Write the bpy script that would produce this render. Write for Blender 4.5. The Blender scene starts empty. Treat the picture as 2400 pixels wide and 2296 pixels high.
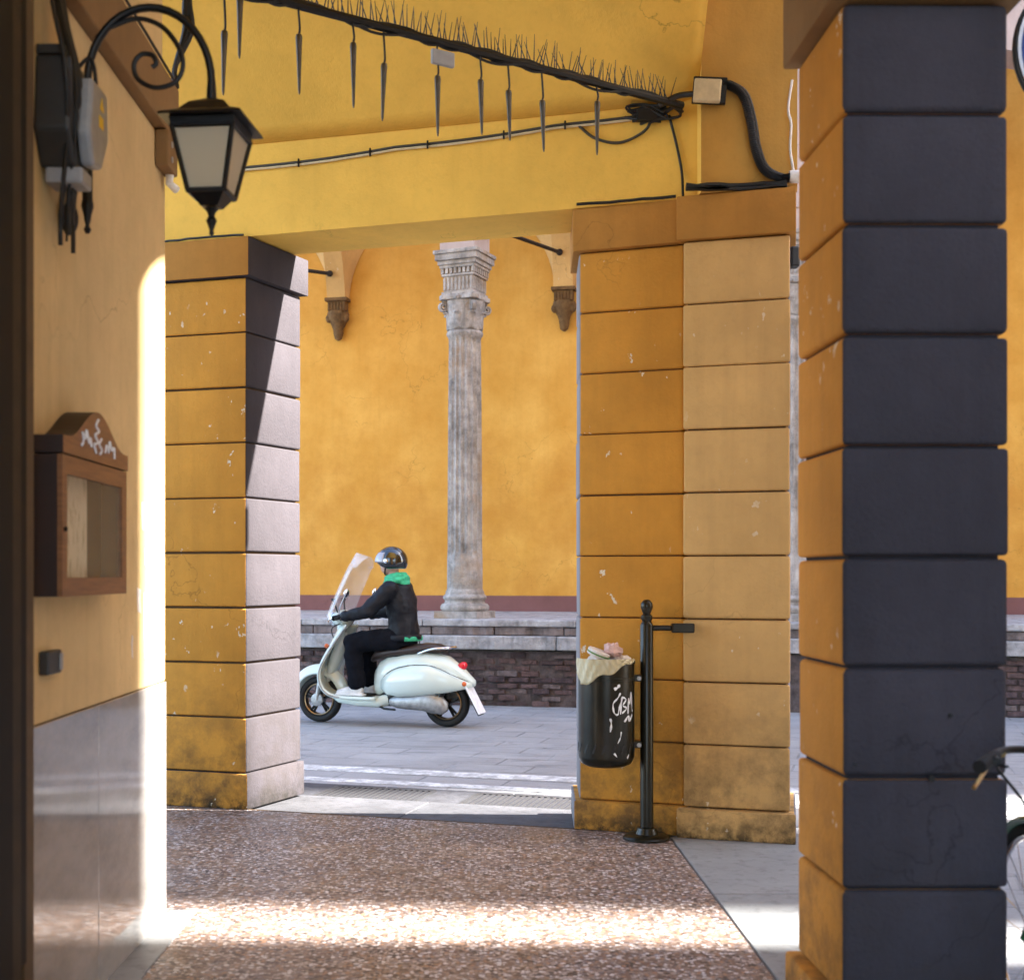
import bpy, bmesh, math, random
from mathutils import Vector, Matrix
R = math.radians
random.seed(7)
S = bpy.context.scene
C = bpy.context.collection

# ------------------------------------------------------------------ camera
cd = bpy.data.cameras.new('camera')
cam = bpy.data.objects.new('camera', cd); C.objects.link(cam)
cam.location = (0, 0, 1.4); cam.rotation_euler = (R(90), 0, 0)
cd.sensor_width = 36; cd.lens = 45.84
cd.shift_x = 0.0375; cd.shift_y = 0.0821
cd.clip_start = 0.05; cd.clip_end = 2000
cd.dof.use_dof = True; cd.dof.focus_distance = 9.0; cd.dof.aperture_fstop = 3.2
S.camera = cam

# ------------------------------------------------------------------ sky, sun, exposure
SUN_DIR = Vector((-1, 0.0415, -0.83)).normalized()      # the way the light travels
W = bpy.data.worlds.new('World'); S.world = W; W.use_nodes = True
nt = W.node_tree; nt.nodes.clear()
sky = nt.nodes.new('ShaderNodeTexSky'); sky.sky_type = 'NISHITA'; sky.sun_disc = False
sky.sun_elevation = math.asin(-SUN_DIR.z); sky.sun_rotation = math.atan2(-SUN_DIR.x, -SUN_DIR.y)
sky.air_density = 1.0; sky.dust_density = 1.5; sky.ozone_density = 1.0
bg = nt.nodes.new('ShaderNodeBackground'); bg.inputs['Strength'].default_value = 0.15
wo = nt.nodes.new('ShaderNodeOutputWorld')
nt.links.new(sky.outputs[0], bg.inputs[0]); nt.links.new(bg.outputs[0], wo.inputs[0])
sd = bpy.data.lights.new('sun', 'SUN'); sd.energy = 5.0; sd.angle = R(0.9); sd.color = (1, .95, .88)
sun = bpy.data.objects.new('sun', sd); C.objects.link(sun)
sun.rotation_euler = SUN_DIR.to_track_quat('-Z', 'Y').to_euler(); sun.location = (30, 0, 30)
S.view_settings.view_transform = 'Standard'; S.view_settings.look = 'None'
S.view_settings.exposure = 3.05; S.view_settings.gamma = 1.0
S.view_settings.use_curve_mapping = False
S.render.engine = 'CYCLES'
S.cycles.max_bounces = 12; S.cycles.diffuse_bounces = 8; S.cycles.glossy_bounces = 4
S.cycles.transparent_max_bounces = 12
S.cycles.use_denoising = True
S.cycles.sample_clamp_indirect = 8

# ------------------------------------------------------------------ material helpers
class NT:
    def __init__(s, name):
        s.m = bpy.data.materials.new(name); s.m.use_nodes = True
        s.t = s.m.node_tree; s.t.nodes.clear()
        s.out = s.n('ShaderNodeOutputMaterial'); s.b = s.n('ShaderNodeBsdfPrincipled')
        s.l(s.b.outputs[0], s.out.inputs[0])
        s.pos = s.n('ShaderNodeNewGeometry').outputs['Position']
    def n(s, t): return s.t.nodes.new(t)
    def l(s, a, b): s.t.links.new(a, b)
    def noise(s, scale, detail=4, rough=.55, vec=None, dist=0):
        n = s.n('ShaderNodeTexNoise'); n.inputs['Scale'].default_value = scale
        n.inputs['Detail'].default_value = detail; n.inputs['Roughness'].default_value = rough
        n.inputs['Distortion'].default_value = dist
        s.l(vec or s.pos, n.inputs['Vector']); return n.outputs['Fac']
    def stretch(s, sx, sy, sz):
        m = s.n('ShaderNodeMapping'); m.inputs['Scale'].default_value = (sx, sy, sz)
        s.l(s.pos, m.inputs['Vector']); return m.outputs[0]
    def ramp(s, fac, stops, interp='LINEAR'):
        r = s.n('ShaderNodeValToRGB'); e = r.color_ramp.elements; r.color_ramp.interpolation = interp
        while len(e) < len(stops): e.new(.5)
        for i, (p, c) in enumerate(stops):
            e[i].position = p; e[i].color = c if len(c) == 4 else (*c, 1)
        s.l(fac, r.inputs[0]); return r.outputs[0]
    def gray(s, fac, a, b): return s.ramp(fac, [(a, (0, 0, 0)), (b, (1, 1, 1))])
    def mix(s, f, a, b, mode='MIX'):
        m = s.n('ShaderNodeMix'); m.data_type = 'RGBA'; m.blend_type = mode
        ins = [m.inputs[0], m.inputs[6], m.inputs[7]]
        for i, v in zip(ins, (f, a, b)):
            if hasattr(v, 'links'): s.l(v, i)
            elif isinstance(v, (int, float)): i.default_value = v
            else: i.default_value = (*v[:3], 1)
        return m.outputs[2]
    def math(s, op, a, b):
        m = s.n('ShaderNodeMath'); m.operation = op
        for i, v in zip(m.inputs, (a, b)):
            if hasattr(v, 'links'): s.l(v, i)
            else: i.default_value = v
        return m.outputs[0]
    def zmask(s, lo, hi):                    # 1 below lo, 0 above hi
        x = s.n('ShaderNodeSeparateXYZ'); s.l(s.pos, x.inputs[0])
        r = s.n('ShaderNodeMapRange'); r.inputs[1].default_value = lo; r.inputs[2].default_value = hi
        r.inputs[3].default_value = 1; r.inputs[4].default_value = 0
        s.l(x.outputs[2], r.inputs[0]); return r.outputs[0]
    def color(s, c):
        i = s.b.inputs['Base Color']
        if hasattr(c, 'links'): s.l(c, i)
        else: i.default_value = (*c[:3], 1)
    def bump(s, h, strength=.3, dist=.01):
        b = s.n('ShaderNodeBump'); b.inputs['Strength'].default_value = strength; b.inputs['Distance'].default_value = dist
        s.l(h, b.inputs['Height']); s.l(b.outputs[0], s.b.inputs['Normal'])
    def set(s, **k):
        for a, v in k.items():
            i = s.b.inputs[a.replace('_', ' ')]
            if hasattr(v, 'links'): s.l(v, i)
            else: i.default_value = v
        return s.m

def plaster(name, c, dark=.82, light=1.12, rough=.85, grime=0.0, chips=0.0, streak=.25, bump=.35, spec=.3, tint=None, damp=0.0):
    n = NT(name)
    lo = tuple(x * dark for x in c); hi = tuple(min(1, x * light) for x in c)
    if tint: hi = tint
    col = n.mix(n.gray(n.noise(1.6, 7, .62), .32, .70), lo, hi)
    st = n.gray(n.noise(3.2, 4, .6, n.stretch(3.2, 3.2, .25)), .48, .78)
    col = n.mix(n.math('MULTIPLY', st, streak), col, tuple(x * .55 for x in c))
    col = n.mix(n.math('MULTIPLY', n.gray(n.noise(22, 5, .7), .5, .75), .18), col, tuple(x * .6 for x in c))
    if grime:
        g = n.gray(n.noise(4.5, 8, .72), .42, .62)
        g = n.math('MULTIPLY', g, n.zmask(.05, .95)); g = n.math('MULTIPLY', g, grime)
        col = n.mix(g, col, (.035, .028, .02))
        g2 = n.math('MULTIPLY', n.gray(n.noise(14, 6, .7), .4, .6), n.zmask(.0, .13))
        col = n.mix(n.math('MULTIPLY', g2, min(1, grime * 1.3)), col, (.012, .012, .008))
    if damp:                                 # old damp stain with a ragged upper edge
        g = n.math('ADD', n.zmask(1.2, 4.6), n.math('MULTIPLY', n.noise(1.1, 7, .65), .9))
        g = n.math('MULTIPLY', n.gray(g, .86, 1.16), n.gray(n.noise(2.3, 8, .7), .30, .62))
        col = n.mix(n.math('MULTIPLY', g, damp), col, tuple(x * k for x, k in zip(c, (.68, .55, .40))))
    if chips:
        a = n.gray(n.noise(19, 4, .6, n.stretch(1, 1, .7)), .665, .68)
        b = n.gray(n.noise(2.1, 2), .47, .55)
        col = n.mix(n.math('MULTIPLY', n.math('MULTIPLY', a, b), chips), col, (.72, .64, .5))
    cr = n.n('ShaderNodeTexVoronoi'); cr.feature = 'DISTANCE_TO_EDGE'; cr.inputs['Scale'].default_value = 1.1
    wob = n.n('ShaderNodeVectorMath'); wob.operation = 'ADD'; nz = n.n('ShaderNodeTexNoise'); nz.inputs['Scale'].default_value = 2.5; nz.inputs['Detail'].default_value = 6
    n.l(n.pos, nz.inputs['Vector']); n.l(n.pos, wob.inputs[0]); n.l(nz.outputs['Color'], wob.inputs[1]); n.l(wob.outputs[0], cr.inputs['Vector'])
    ck = n.math('MULTIPLY', n.ramp(cr.outputs[0], [(0, (1, 1, 1)), (.006, (0, 0, 0))]), n.gray(n.noise(.8, 2), .52, .60))
    col = n.mix(n.math('MULTIPLY', ck, .55), col, tuple(x * .35 for x in c))
    n.color(col)
    h = n.math('ADD', n.noise(60, 5, .6), n.math('MULTIPLY', n.noise(7, 4, .6), 1.5))
    n.bump(h, bump, .006)
    return n.set(Roughness=rough, Specular_IOR_Level=spec)

def simple(name, c, rough=.5, metal=0.0, var=.15, scale=18, bump=.0, spec=.5, coat=0.0):
    n = NT(name)
    col = n.mix(n.gray(n.noise(scale, 5, .6), .3, .7), tuple(x * (1 - var) for x in c), tuple(min(1, x * (1 + var)) for x in c))
    n.color(col)
    if bump: n.bump(n.noise(scale * 4, 4, .6), bump, .004)
    n.set(Roughness=rough, Metallic=metal, Specular_IOR_Level=spec)
    if coat: n.set(Coat_Weight=coat, Coat_Roughness=.06)
    return n.m

M = {}
FA_ROAD = R(17.3)
M['vault'] = plaster('yellow_limewash', (.85, .515, .095), .88, 1.08, streak=.12)
M['ochre'] = plaster('ochre_pillar_paint', (.58, .262, .036), .80, 1.12, grime=.75, chips=.9, streak=.3, bump=.5)
M['ochre_pale'] = plaster('pale_ochre_and_bounce', (.60, .36, .13), .84, 1.12, grime=.7, chips=.6, streak=.25, bump=.5)  # paler copy of ochre, with sun bounce put into the corner pillar's colour
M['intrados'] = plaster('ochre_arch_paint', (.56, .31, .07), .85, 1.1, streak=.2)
M['cornice'] = plaster('brown_ochre_band', (.42, .19, .035), .78, 1.15, streak=.35)
M['streetgrey'] = plaster('pale_grey_paint', (.26, .245, .26), .86, 1.06, grime=.45, streak=.2, chips=0)
M['slate'] = plaster('slate_grey_paint', (.050, .047, .058), .75, 1.12, grime=.4, streak=.35, bump=.8, rough=.85, spec=.2)
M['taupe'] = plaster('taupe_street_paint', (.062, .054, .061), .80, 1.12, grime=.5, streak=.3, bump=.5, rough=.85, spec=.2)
M['beige'] = plaster('beige_wall_plaster', (.64, .465, .225), .85, 1.12, streak=.25, rough=.75)
M['brownband'] = plaster('brown_plaster_band', (.25, .145, .06), .8, 1.1, streak=.2)
M['farwall'] = plaster('orange_yellow_wall', (.62, .29, .040), .90, 1.05, grime=0, streak=.16, tint=(.70, .37, .075), damp=.5)
M['redband'] = plaster('dull_red_base_band', (.20, .085, .075), .8, 1.1, streak=.2)
M['archwall'] = plaster('pale_pink_plaster', (.42, .33, .30), .85, 1.08, streak=.3)
M['joint'] = simple('dark_joint', (.09, .05, .02), .95)
M['slatejoint'] = simple('slate_joint', (.018, .018, .026), .95)
M['greyjoint'] = simple('grey_joint', (.12, .11, .11), .95)
M['black'] = simple('black_iron', (.005, .005, .0055), .45, .3, .3, 30, .2)
M['cable'] = simple('black_cable', (.004, .004, .004), .55)
M['greycable'] = simple('grey_cable', (.04, .037, .03), .6)
M['whitecable'] = simple('white_cable', (.75, .72, .68), .55)
M['conduit'] = simple('dark_conduit', (.016, .017, .02), .35)
M['palebox'] = simple('cream_plastic', (.60, .50, .32), .5)
M['greybox'] = simple('grey_plastic', (.27, .27, .275), .45)
M['darkgrey'] = simple('dark_grey_plastic', (.022, .022, .021), .5)
M['yellowsticker'] = simple('yellow_sticker', (.75, .48, .02), .5)
M['doorwood'] = simple('dark_door_wood', (.006, .005, .003), .6, 0, .3, 12, spec=.15)
M['doorbrown'] = simple('brown_door_wood', (.035, .022, .010), .6, 0, .3, 12, spec=.2)
M['doortan'] = simple('tan_door_edge', (.10, .066, .034), .6, 0, .2, 12, spec=.2)
M['red_tail'] = simple('red_lens', (.55, .008, .02), .15, spec=.6)
M['chrome'] = simple('chrome', (.75, .75, .77), .12, 1.0, .05)
M['alu'] = simple('cast_aluminium', (.30, .295, .29), .45, .7, .3)
M['tyre'] = simple('black_rubber', (.004, .004, .004), .8)
M['rim'] = simple('dark_rim', (.008, .008, .008), .35, .5)
M['bronze'] = simple('bronze_rim_lip', (.35, .24, .13), .3, .9)
M['paint'] = simple('pale_mint_paint', (.53, .60, .555), .22, 0, .03, 5, coat=.6)
M['seat'] = simple('brown_seat_leather', (.022, .010, .006), .5, 0, .2, 30, .2)
M['leather'] = simple('black_leather', (.0045, .005, .0085), .55, 0, .06, 14, .25, spec=.22)
M['denim'] = simple('dark_trousers', (.0045, .005, .008), .9, 0, .2, 20, .5, spec=.1)
M['scarf'] = simple('green_scarf', (.03, .33, .17), .85, 0, .3, 30, .5)
M['skin'] = simple('skin', (.46, .26, .19), .55, 0, .06)
M['helmet'] = simple('black_helmet', (.004, .0045, .006), .15, 0, .1, coat=.8)
M['shoe'] = simple('pale_grey_shoe', (.55, .55, .55), .6)
M['plate'] = simple('white_plate', (.80, .80, .84), .35)
M['orange_lens'] = simple('orange_reflector', (.55, .11, .02), .2)
M['mirror'] = simple('mirror_glass', (.8, .8, .85), .05, 1.0, .02)
M['binpaint'] = simple('bronze_green_bin', (.013, .012, .007), .28, .3, .4, 9, .1)
M['whitepaint'] = simple('white_scrawl', (.72, .74, .78), .6)
M['paper'] = simple('paper_litter', (.68, .62, .58), .8)
M['pinkpaper'] = simple('pink_litter', (.60, .40, .36), .8)
M['greenstripe'] = simple('green_stripe', (.10, .22, .05), .7)
M['icicle'] = simple('dusty_tube', (.050, .032, .009), .35, 0, .4, 25)
M['signblue'] = simple('blue_sign_paint', (.010, .05, .24), .3)
M['signwhite'] = simple('white_sign_paint', (.72, .75, .80), .35)
M['bikegreen'] = simple('green_bike_paint', (.02, .16, .07), .3, coat=.5)
M['brass'] = simple('brass', (.62, .40, .14), .3, .9)
M['roofgrey'] = simple('grey_roof', (.12, .11, .10), .8)
M['iron_rod'] = simple('rusty_rod', (.014, .008, .004), .7)
M['houseglass'] = simple('window_pane', (.03, .035, .04), .1)

def stone(name, c, dark=.55, light=1.2, scale=6, rough=.8, bump=.6, veins=None):
    n = NT(name)
    col = n.mix(n.gray(n.noise(scale, 8, .7), .3, .7), tuple(x * dark for x in c), tuple(min(1, x * light) for x in c))
    st = n.gray(n.noise(5, 5, .65, n.stretch(3, 3, .35)), .52, .72)
    col = n.mix(n.math('MULTIPLY', st, .6), col, tuple(x * .3 for x in c))
    if veins: col = n.mix(n.gray(n.noise(1.3, 5, .6), .55, .72), col, veins)
    n.color(col)
    n.bump(n.math('ADD', n.noise(45, 6, .65), n.math('MULTIPLY', n.noise(9, 5, .65), 2)), bump, .012)
    return n.set(Roughness=rough, Specular_IOR_Level=.3)
M['marble'] = stone('weathered_marble', (.38, .345, .32), .35, 1.3, 6, veins=(.30, .20, .12), bump=1)
M['corbel'] = stone('brown_sandstone', (.16, .085, .03), .5, 1.3, 14)
M['ledge'] = stone('pale_ledge_stone', (.40, .385, .39), .38, 1.25, 5, bump=1)
M['riser'] = stone('dark_riser_stone', (.17, .14, .14), .4, 1.7, 4)
M['brick'] = stone('old_brown_brick', (.095, .060, .058), .4, 1.8, 9, bump=1)
M['brick2'] = stone('grey_brown_brick', (.13, .10, .098), .4, 1.7, 9, bump=1)
M['brick3'] = stone('dark_brick', (.06, .04, .042), .4, 1.9, 9, bump=1)
M['mortar'] = stone('dark_mortar', (.085, .066, .064), .4, 1.6, 12)
M['kerb'] = stone('grey_threshold_stone', (.085, .085, .093), .72, 1.25, 3, .75, .3)
M['added_gutter'] = stone('added_gutter_stone', (.060, .060, .068), .65, 1.3, 4, .8, .4)
M['border'] = stone('grey_border_stone', (.25, .26, .265), .82, 1.1, 3, .5, .12)
M['darkstone'] = stone('dark_edge_stone', (.10, .105, .12), .7, 1.2, 5, .5, .15)

# polished dado
n = NT('polished_grey_dado')
c = n.mix(n.gray(n.noise(2.2, 8, .65, n.stretch(1, 1, 2.5)), .35, .7), (.24, .23, .22), (.38, .365, .35))
c = n.mix(n.math('MULTIPLY', n.gray(n.noise(70, 3), .45, .7), .35), c, (.38, .33, .28))
n.color(c); n.bump(n.noise(3.5, 3), .04, .01)
M['dado'] = n.set(Roughness=.075, Specular_IOR_Level=1.0)

# terrazzo floor
n = NT('terrazzo_chips')
v = n.n('ShaderNodeTexVoronoi'); v.inputs['Scale'].default_value = 62; n.l(n.pos, v.inputs['Vector'])
sp = n.n('ShaderNodeSeparateColor'); n.l(v.outputs['Color'], sp.inputs[0])
c = n.ramp(sp.outputs[0], [(0, (.050, .038, .036)), (.14, (.17, .11, .085)), (.32, (.28, .205, .17)), (.52, (.33, .19, .115)),
                           (.62, (.44, .37, .335)), (.78, (.62, .58, .58)), (.91, (.21, .185, .20))], 'CONSTANT')
v2 = n.n('ShaderNodeTexVoronoi'); v2.feature = 'DISTANCE_TO_EDGE'; v2.inputs['Scale'].default_value = 62; n.l(n.pos, v2.inputs['Vector'])
c = n.mix(n.gray(v2.outputs[0], .02, .10), (.15, .11, .09), c)
c = n.mix(n.math('MULTIPLY', n.gray(n.noise(1.1, 7, .7), .38, .68), .40), c, (.11, .075, .06))
n.color(c); n.bump(n.math('ADD', n.noise(40, 4), v2.outputs[0]), .15, .004)
M['terrazzo'] = n.set(Roughness=n.ramp(n.noise(2.5, 5), [(.3, (.32,) * 3), (.7, (.55,) * 3)]), Specular_IOR_Level=.45)

# road
n = NT('grey_road')
mp = n.n('ShaderNodeMapping'); mp.inputs['Rotation'].default_value = (0, 0, FA_ROAD); n.l(n.pos, mp.inputs['Vector'])
bk = n.n('ShaderNodeTexBrick'); n.l(mp.outputs[0], bk.inputs['Vector'])
for k_, v_ in (('Scale', 1.0), ('Mortar Size', .012), ('Mortar Smooth', .6), ('Brick Width', .62), ('Row Height', .34)): bk.inputs[k_].default_value = v_
bk.inputs['Color1'].default_value = (.25, .25, .257, 1); bk.inputs['Color2'].default_value = (.32, .32, .327, 1); bk.inputs['Mortar'].default_value = (.12, .12, .122, 1)
c = n.mix(n.gray(n.noise(.9, 8, .7), .35, .68), (.24, .24, .247), (.34, .34, .347))
c = n.mix(n.math('MULTIPLY', n.gray(n.noise(1.7, 5, .6), .40, .60), .75), c, bk.outputs['Color'])
c = n.mix(n.math('MULTIPLY', n.gray(n.noise(2.2, 7, .72, n.stretch(.6, 2.0, 1)), .55, .66), .6), c, (.13, .13, .135))
c = n.mix(n.math('MULTIPLY', n.gray(n.noise(7, 6, .75), .62, .70), .7), c, (.07, .07, .07))
c = n.mix(n.math('MULTIPLY', n.gray(n.noise(120, 3, .7), .5, .7), .35), c, (.10, .10, .105))
n.color(c); n.bump(n.math('ADD', n.noise(90, 4, .7), n.math('ADD', n.math('MULTIPLY', n.noise(9, 5), 2), n.math('MULTIPLY', bk.outputs['Fac'], -1.5))), .6, .010)
M['road'] = n.set(Roughness=n.ramp(n.noise(1.3, 6), [(.35, (.55,) * 3), (.65, (.85,) * 3)]), Specular_IOR_Level=.35)
n = NT('worn_white_line')
c = n.mix(n.gray(n.noise(9, 8, .75), .40, .56), (.70, .71, .72), (.33, .335, .34)); n.color(c)
M['line'] = n.set(Roughness=.7)
M['ground'] = stone('city_ground', (.20, .195, .19), .7, 1.2, .6, .9, .3)
M['grate'] = simple('iron_grate', (.045, .045, .048), .6, .2)

# frosted lantern pane
n = NT('frosted_glass'); n.color(n.mix(n.noise(8, 4), (.90, .84, .68), (.95, .90, .76)))
n.set(Roughness=.35, Transmission_Weight=0.0, Subsurface_Weight=.0)
tr = n.n('ShaderNodeBsdfTranslucent'); tr.inputs[0].default_value = (.85, .78, .60, 1)
mx = n.n('ShaderNodeMixShader'); mx.inputs[0].default_value = .65
n.l(n.b.outputs[0], mx.inputs[1]); n.l(tr.outputs[0], mx.inputs[2]); n.l(mx.outputs[0], n.out.inputs[0])
M['frost'] = n.m
def clear(name, tint, alpha, rough=.05):
    n = NT(name); n.color(n.mix(n.noise(3), tint, tuple(x * .92 for x in tint)))
    return n.set(Roughness=rough, Alpha=alpha, Specular_IOR_Level=.8)
M['screen'] = clear('clear_windscreen', (.80, .78, .80), .26)
M['pane'] = clear('notice_glass', (.50, .45, .35), .16, .04)
M['visor'] = clear('pale_visor', (.36, .36, .42), .7, .15)
M['liner'] = clear('translucent_bag', (.66, .58, .36), .66, .3)
n = NT('notice_paper')
c = n.mix(n.gray(n.noise(14, 5, .7, n.stretch(1, 2.0, .7)), .50, .62), (.80, .73, .54), (.45, .40, .28)); n.color(c)
M['poster'] = n.set(Roughness=.8)
n = NT('notice_wood')
w = n.noise(7, 6, .6, n.stretch(1, 1.0, 14))
n.color(n.mix(n.gray(w, .3, .7), (.15, .062, .022), (.26, .115, .042))); n.bump(w, .15, .003)
M['wood'] = n.set(Roughness=.45)
M['darkwood'] = simple('dark_case_wood', (.022, .009, .006), .5)

# ------------------------------------------------------------------ mesh helpers
ORIG = {}
class MB:
    def __init__(s): s.v = []; s.f = []; s.mi = []; s.cur = 0
    def quad(s, *idx): s.f.append(tuple(idx)); s.mi.append(s.cur)
    def verts(s, pts):
        b = len(s.v); s.v += [Vector(p) for p in pts]; return b
    def box(s, a, b, rot=None, about=None):
        (x0, y0, z0), (x1, y1, z1) = a, b
        p = [Vector(q) for q in ((x0,y0,z0),(x1,y0,z0),(x1,y1,z0),(x0,y1,z0),(x0,y0,z1),(x1,y0,z1),(x1,y1,z1),(x0,y1,z1))]
        if rot is not None:
            o = Vector(about) if about is not None else sum(p, Vector()) / 8
            p = [rot @ (q - o) + o for q in p]
        i = s.verts(p)
        for q in ((0,3,2,1),(4,5,6,7),(0,1,5,4),(1,2,6,5),(2,3,7,6),(3,0,4,7)): s.quad(*[i + k for k in q])
        return s
    def prism(s, poly, z0, z1, frame=None):
        n_ = len(poly); fr = frame or (lambda x, y, z: (x, y, z))
        a = s.verts([fr(x, y, z0) for x, y in poly]); b = s.verts([fr(x, y, z1) for x, y in poly])
        s.quad(*[a + k for k in reversed(range(n_))]); s.quad(*[b + k for k in range(n_)])
        for k in range(n_): s.quad(a + k, a + (k + 1) % n_, b + (k + 1) % n_, b + k)
        return s
    def tube(s, pts, rad, seg=8, cap=True, sx=1.0, up=None):
        pts = [Vector(p) for p in pts]
        if not hasattr(rad, '__len__'): rad = [rad] * len(pts)
        t = (pts[1] - pts[0]).normalized()
        nrm = Vector(up) if up else (Vector((0, 0, 1)) if abs(t.z) < .9 else Vector((0, 1, 0)))
        nrm = (nrm - nrm.dot(t) * t).normalized(); prev = None
        for i, p in enumerate(pts):
            if i == 0: t = pts[1] - pts[0]
            elif i == len(pts) - 1: t = pts[-1] - pts[-2]
            else: t = (pts[i + 1] - pts[i]).normalized() + (pts[i] - pts[i - 1]).normalized()
            t.normalize(); nrm = (nrm - nrm.dot(t) * t).normalized(); bn = t.cross(nrm)
            r = rad[i]; rx, ry = r if hasattr(r, '__len__') else (r, r * sx)
            b = s.verts([p + nrm * (math.cos(2 * math.pi * k / seg) * rx) + bn * (math.sin(2 * math.pi * k / seg) * ry) for k in range(seg)])
            if prev is not None:
                for k in range(seg): s.quad(prev + k, prev + (k + 1) % seg, b + (k + 1) % seg, b + k)
            elif cap: s.quad(*[b + k for k in reversed(range(seg))])
            prev = b
        if cap: s.quad(*[prev + k for k in range(seg)])
        return s
    def lathe(s, prof, c=(0, 0, 0), seg=24, axis='Z', mod=None):
        c = Vector(c); prev = None
        for (r, h) in prof:
            ring = []
            for k in range(seg):
                a = 2 * math.pi * k / seg; rr = r * (mod(a, h) if mod else 1)
                x, y = rr * math.cos(a), rr * math.sin(a)
                q = {'Z': (x, y, h), 'Y': (x, h, y), 'X': (h, x, y)}[axis]
                ring.append(c + Vector(q))
            b = s.verts(ring)
            if prev is not None:
                for k in range(seg): s.quad(prev + k, prev + (k + 1) % seg, b + (k + 1) % seg, b + k)
            else: s.quad(*[b + k for k in reversed(range(seg))])
            prev = b
        s.quad(*[prev + k for k in range(seg)]); return s
    def ellipsoid(s, c, r, seg=16, rings=9, rot=None):
        c = Vector(c); prev = None; pole0 = None
        for i in range(rings + 1):
            th = math.pi * i / rings
            if i in (0, rings):
                q = Vector((0, 0, r[2] * math.cos(th)));  q = rot @ q if rot is not None else q
                p = s.verts([c + q])
                if i == 0: pole0 = p
                else:
                    for k in range(seg): s.quad(prev + (k + 1) % seg, prev + k, p)
                continue
            ring = []
            for k in range(seg):
                a = 2 * math.pi * k / seg
                q = Vector((r[0] * math.sin(th) * math.cos(a), r[1] * math.sin(th) * math.sin(a), r[2] * math.cos(th)))
                ring.append(c + (rot @ q if rot is not None else q))
            b = s.verts(ring)
            if i == 1:
                for k in range(seg): s.quad(pole0, b + k, b + (k + 1) % seg)
            else:
                for k in range(seg): s.quad(prev + k, b + k, b + (k + 1) % seg, prev + (k + 1) % seg)
            prev = b
        return s
    def grid(s, nu, nv, fn):
        b = s.verts([fn(i / nu, j / nv) for i in range(nu + 1) for j in range(nv + 1)])
        for i in range(nu):
            for j in range(nv):
                a = b + i * (nv + 1) + j; s.quad(a, a + nv + 1, a + nv + 2, a + 1)
        return s
    def loft(s, secs, seg=20):               # sections along x: (x, yc, zc, hw, hh, exponent)
        prev = None
        for (x, yc, zc, hw, hh, e) in secs:
            ring = []
            for k in range(seg):
                a = 2 * math.pi * k / seg; ca, sa = math.cos(a), math.sin(a)
                ring.append((x, yc + hw * math.copysign(abs(ca) ** (2 / e), ca), zc + hh * math.copysign(abs(sa) ** (2 / e), sa)))
            b = s.verts(ring)
            if prev is not None:
                for k in range(seg): s.quad(prev + k, prev + (k + 1) % seg, b + (k + 1) % seg, b + k)
            else: s.quad(*[b + k for k in reversed(range(seg))])
            prev = b
        s.quad(*[prev + k for k in range(seg)]); return s
    def build(s, name, mat, parent=None, smooth=None, bevel=0, bseg=2, solid=0, assign=None, recalc=True):
        o3 = Vector((0, 0, 0))
        if parent is not None: o3 = ORIG.get(parent.name, o3)
        else:
            xs = [v.x for v in s.v]; ys = [v.y for v in s.v]; zs = [v.z for v in s.v]
            o3 = Vector(((min(xs) + max(xs)) / 2, (min(ys) + max(ys)) / 2, min(zs)))
        me = bpy.data.meshes.new(name)
        me.from_pydata([v - o3 for v in s.v], [], s.f)
        for m in (mat if isinstance(mat, (list, tuple)) else [mat]): me.materials.append(M[m])
        me.polygons.foreach_set('material_index', s.mi)
        if recalc or bevel:
            bm = bmesh.new(); bm.from_mesh(me)
            if recalc: bmesh.ops.recalc_face_normals(bm, faces=bm.faces)
            if bevel:
                ed = [e for e in bm.edges if len(e.link_faces) == 2 and e.calc_face_angle(0) > R(30)]
                bmesh.ops.bevel(bm, geom=ed, offset=bevel, segments=bseg, profile=.5, affect='EDGES', clamp_overlap=True)
            if assign:
                bm.normal_update()
                for f in bm.faces: f.material_index = assign(f.normal)
            bm.to_mesh(me); bm.free()
        if smooth is not None:
            me.polygons.foreach_set('use_smooth', [True] * len(me.polygons)); me.set_sharp_from_angle(angle=R(smooth))
        o = bpy.data.objects.new(name, me); C.objects.link(o)
        if solid:
            md = o.modifiers.new('thickness', 'SOLIDIFY'); md.thickness = solid; md.offset = 0
        if parent is not None: o.parent = parent
        else: o.location = o3
        ORIG[o.name] = o3
        return o

def tag(o, label, cat, group=None):
    o['label'] = label; o['category'] = cat
    if group: o['group'] = group
    return o
def structure(o, label=None):
    o['kind'] = 'structure'
    if label: o['label'] = label
    return o
def thing(name, label, cat, loc, rotz=0.0, group=None, local=False):
    o = bpy.data.objects.new(name, None); C.objects.link(o)
    o.empty_display_size = .1
    o.location = loc; o.rotation_euler = (0, 0, rotz)
    ORIG[o.name] = Vector((0, 0, 0)) if local else Vector(loc)
    return tag(o, label, cat, group)
def dup(root, loc, label, rotz=None, group=None):
    r = root.copy(); C.objects.link(r); r.location = loc; r['label'] = label
    if rotz is not None: r.rotation_euler = (0, 0, rotz)
    if group: r['group'] = group
    for ch in list(root.children):
        c2 = ch.copy(); C.objects.link(c2); c2.parent = r
        for g in ch.children:
            d = g.copy(); C.objects.link(d); d.parent = c2
    return r
def arc(cx, cz, r, a0, a1, n_, y=0.0, rx=None):
    rx = rx or r
    return [(cx + rx * math.cos(R(a0 + (a1 - a0) * k / n_)), y, cz + r * math.sin(R(a0 + (a1 - a0) * k / n_))) for k in range(n_ + 1)]
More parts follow.
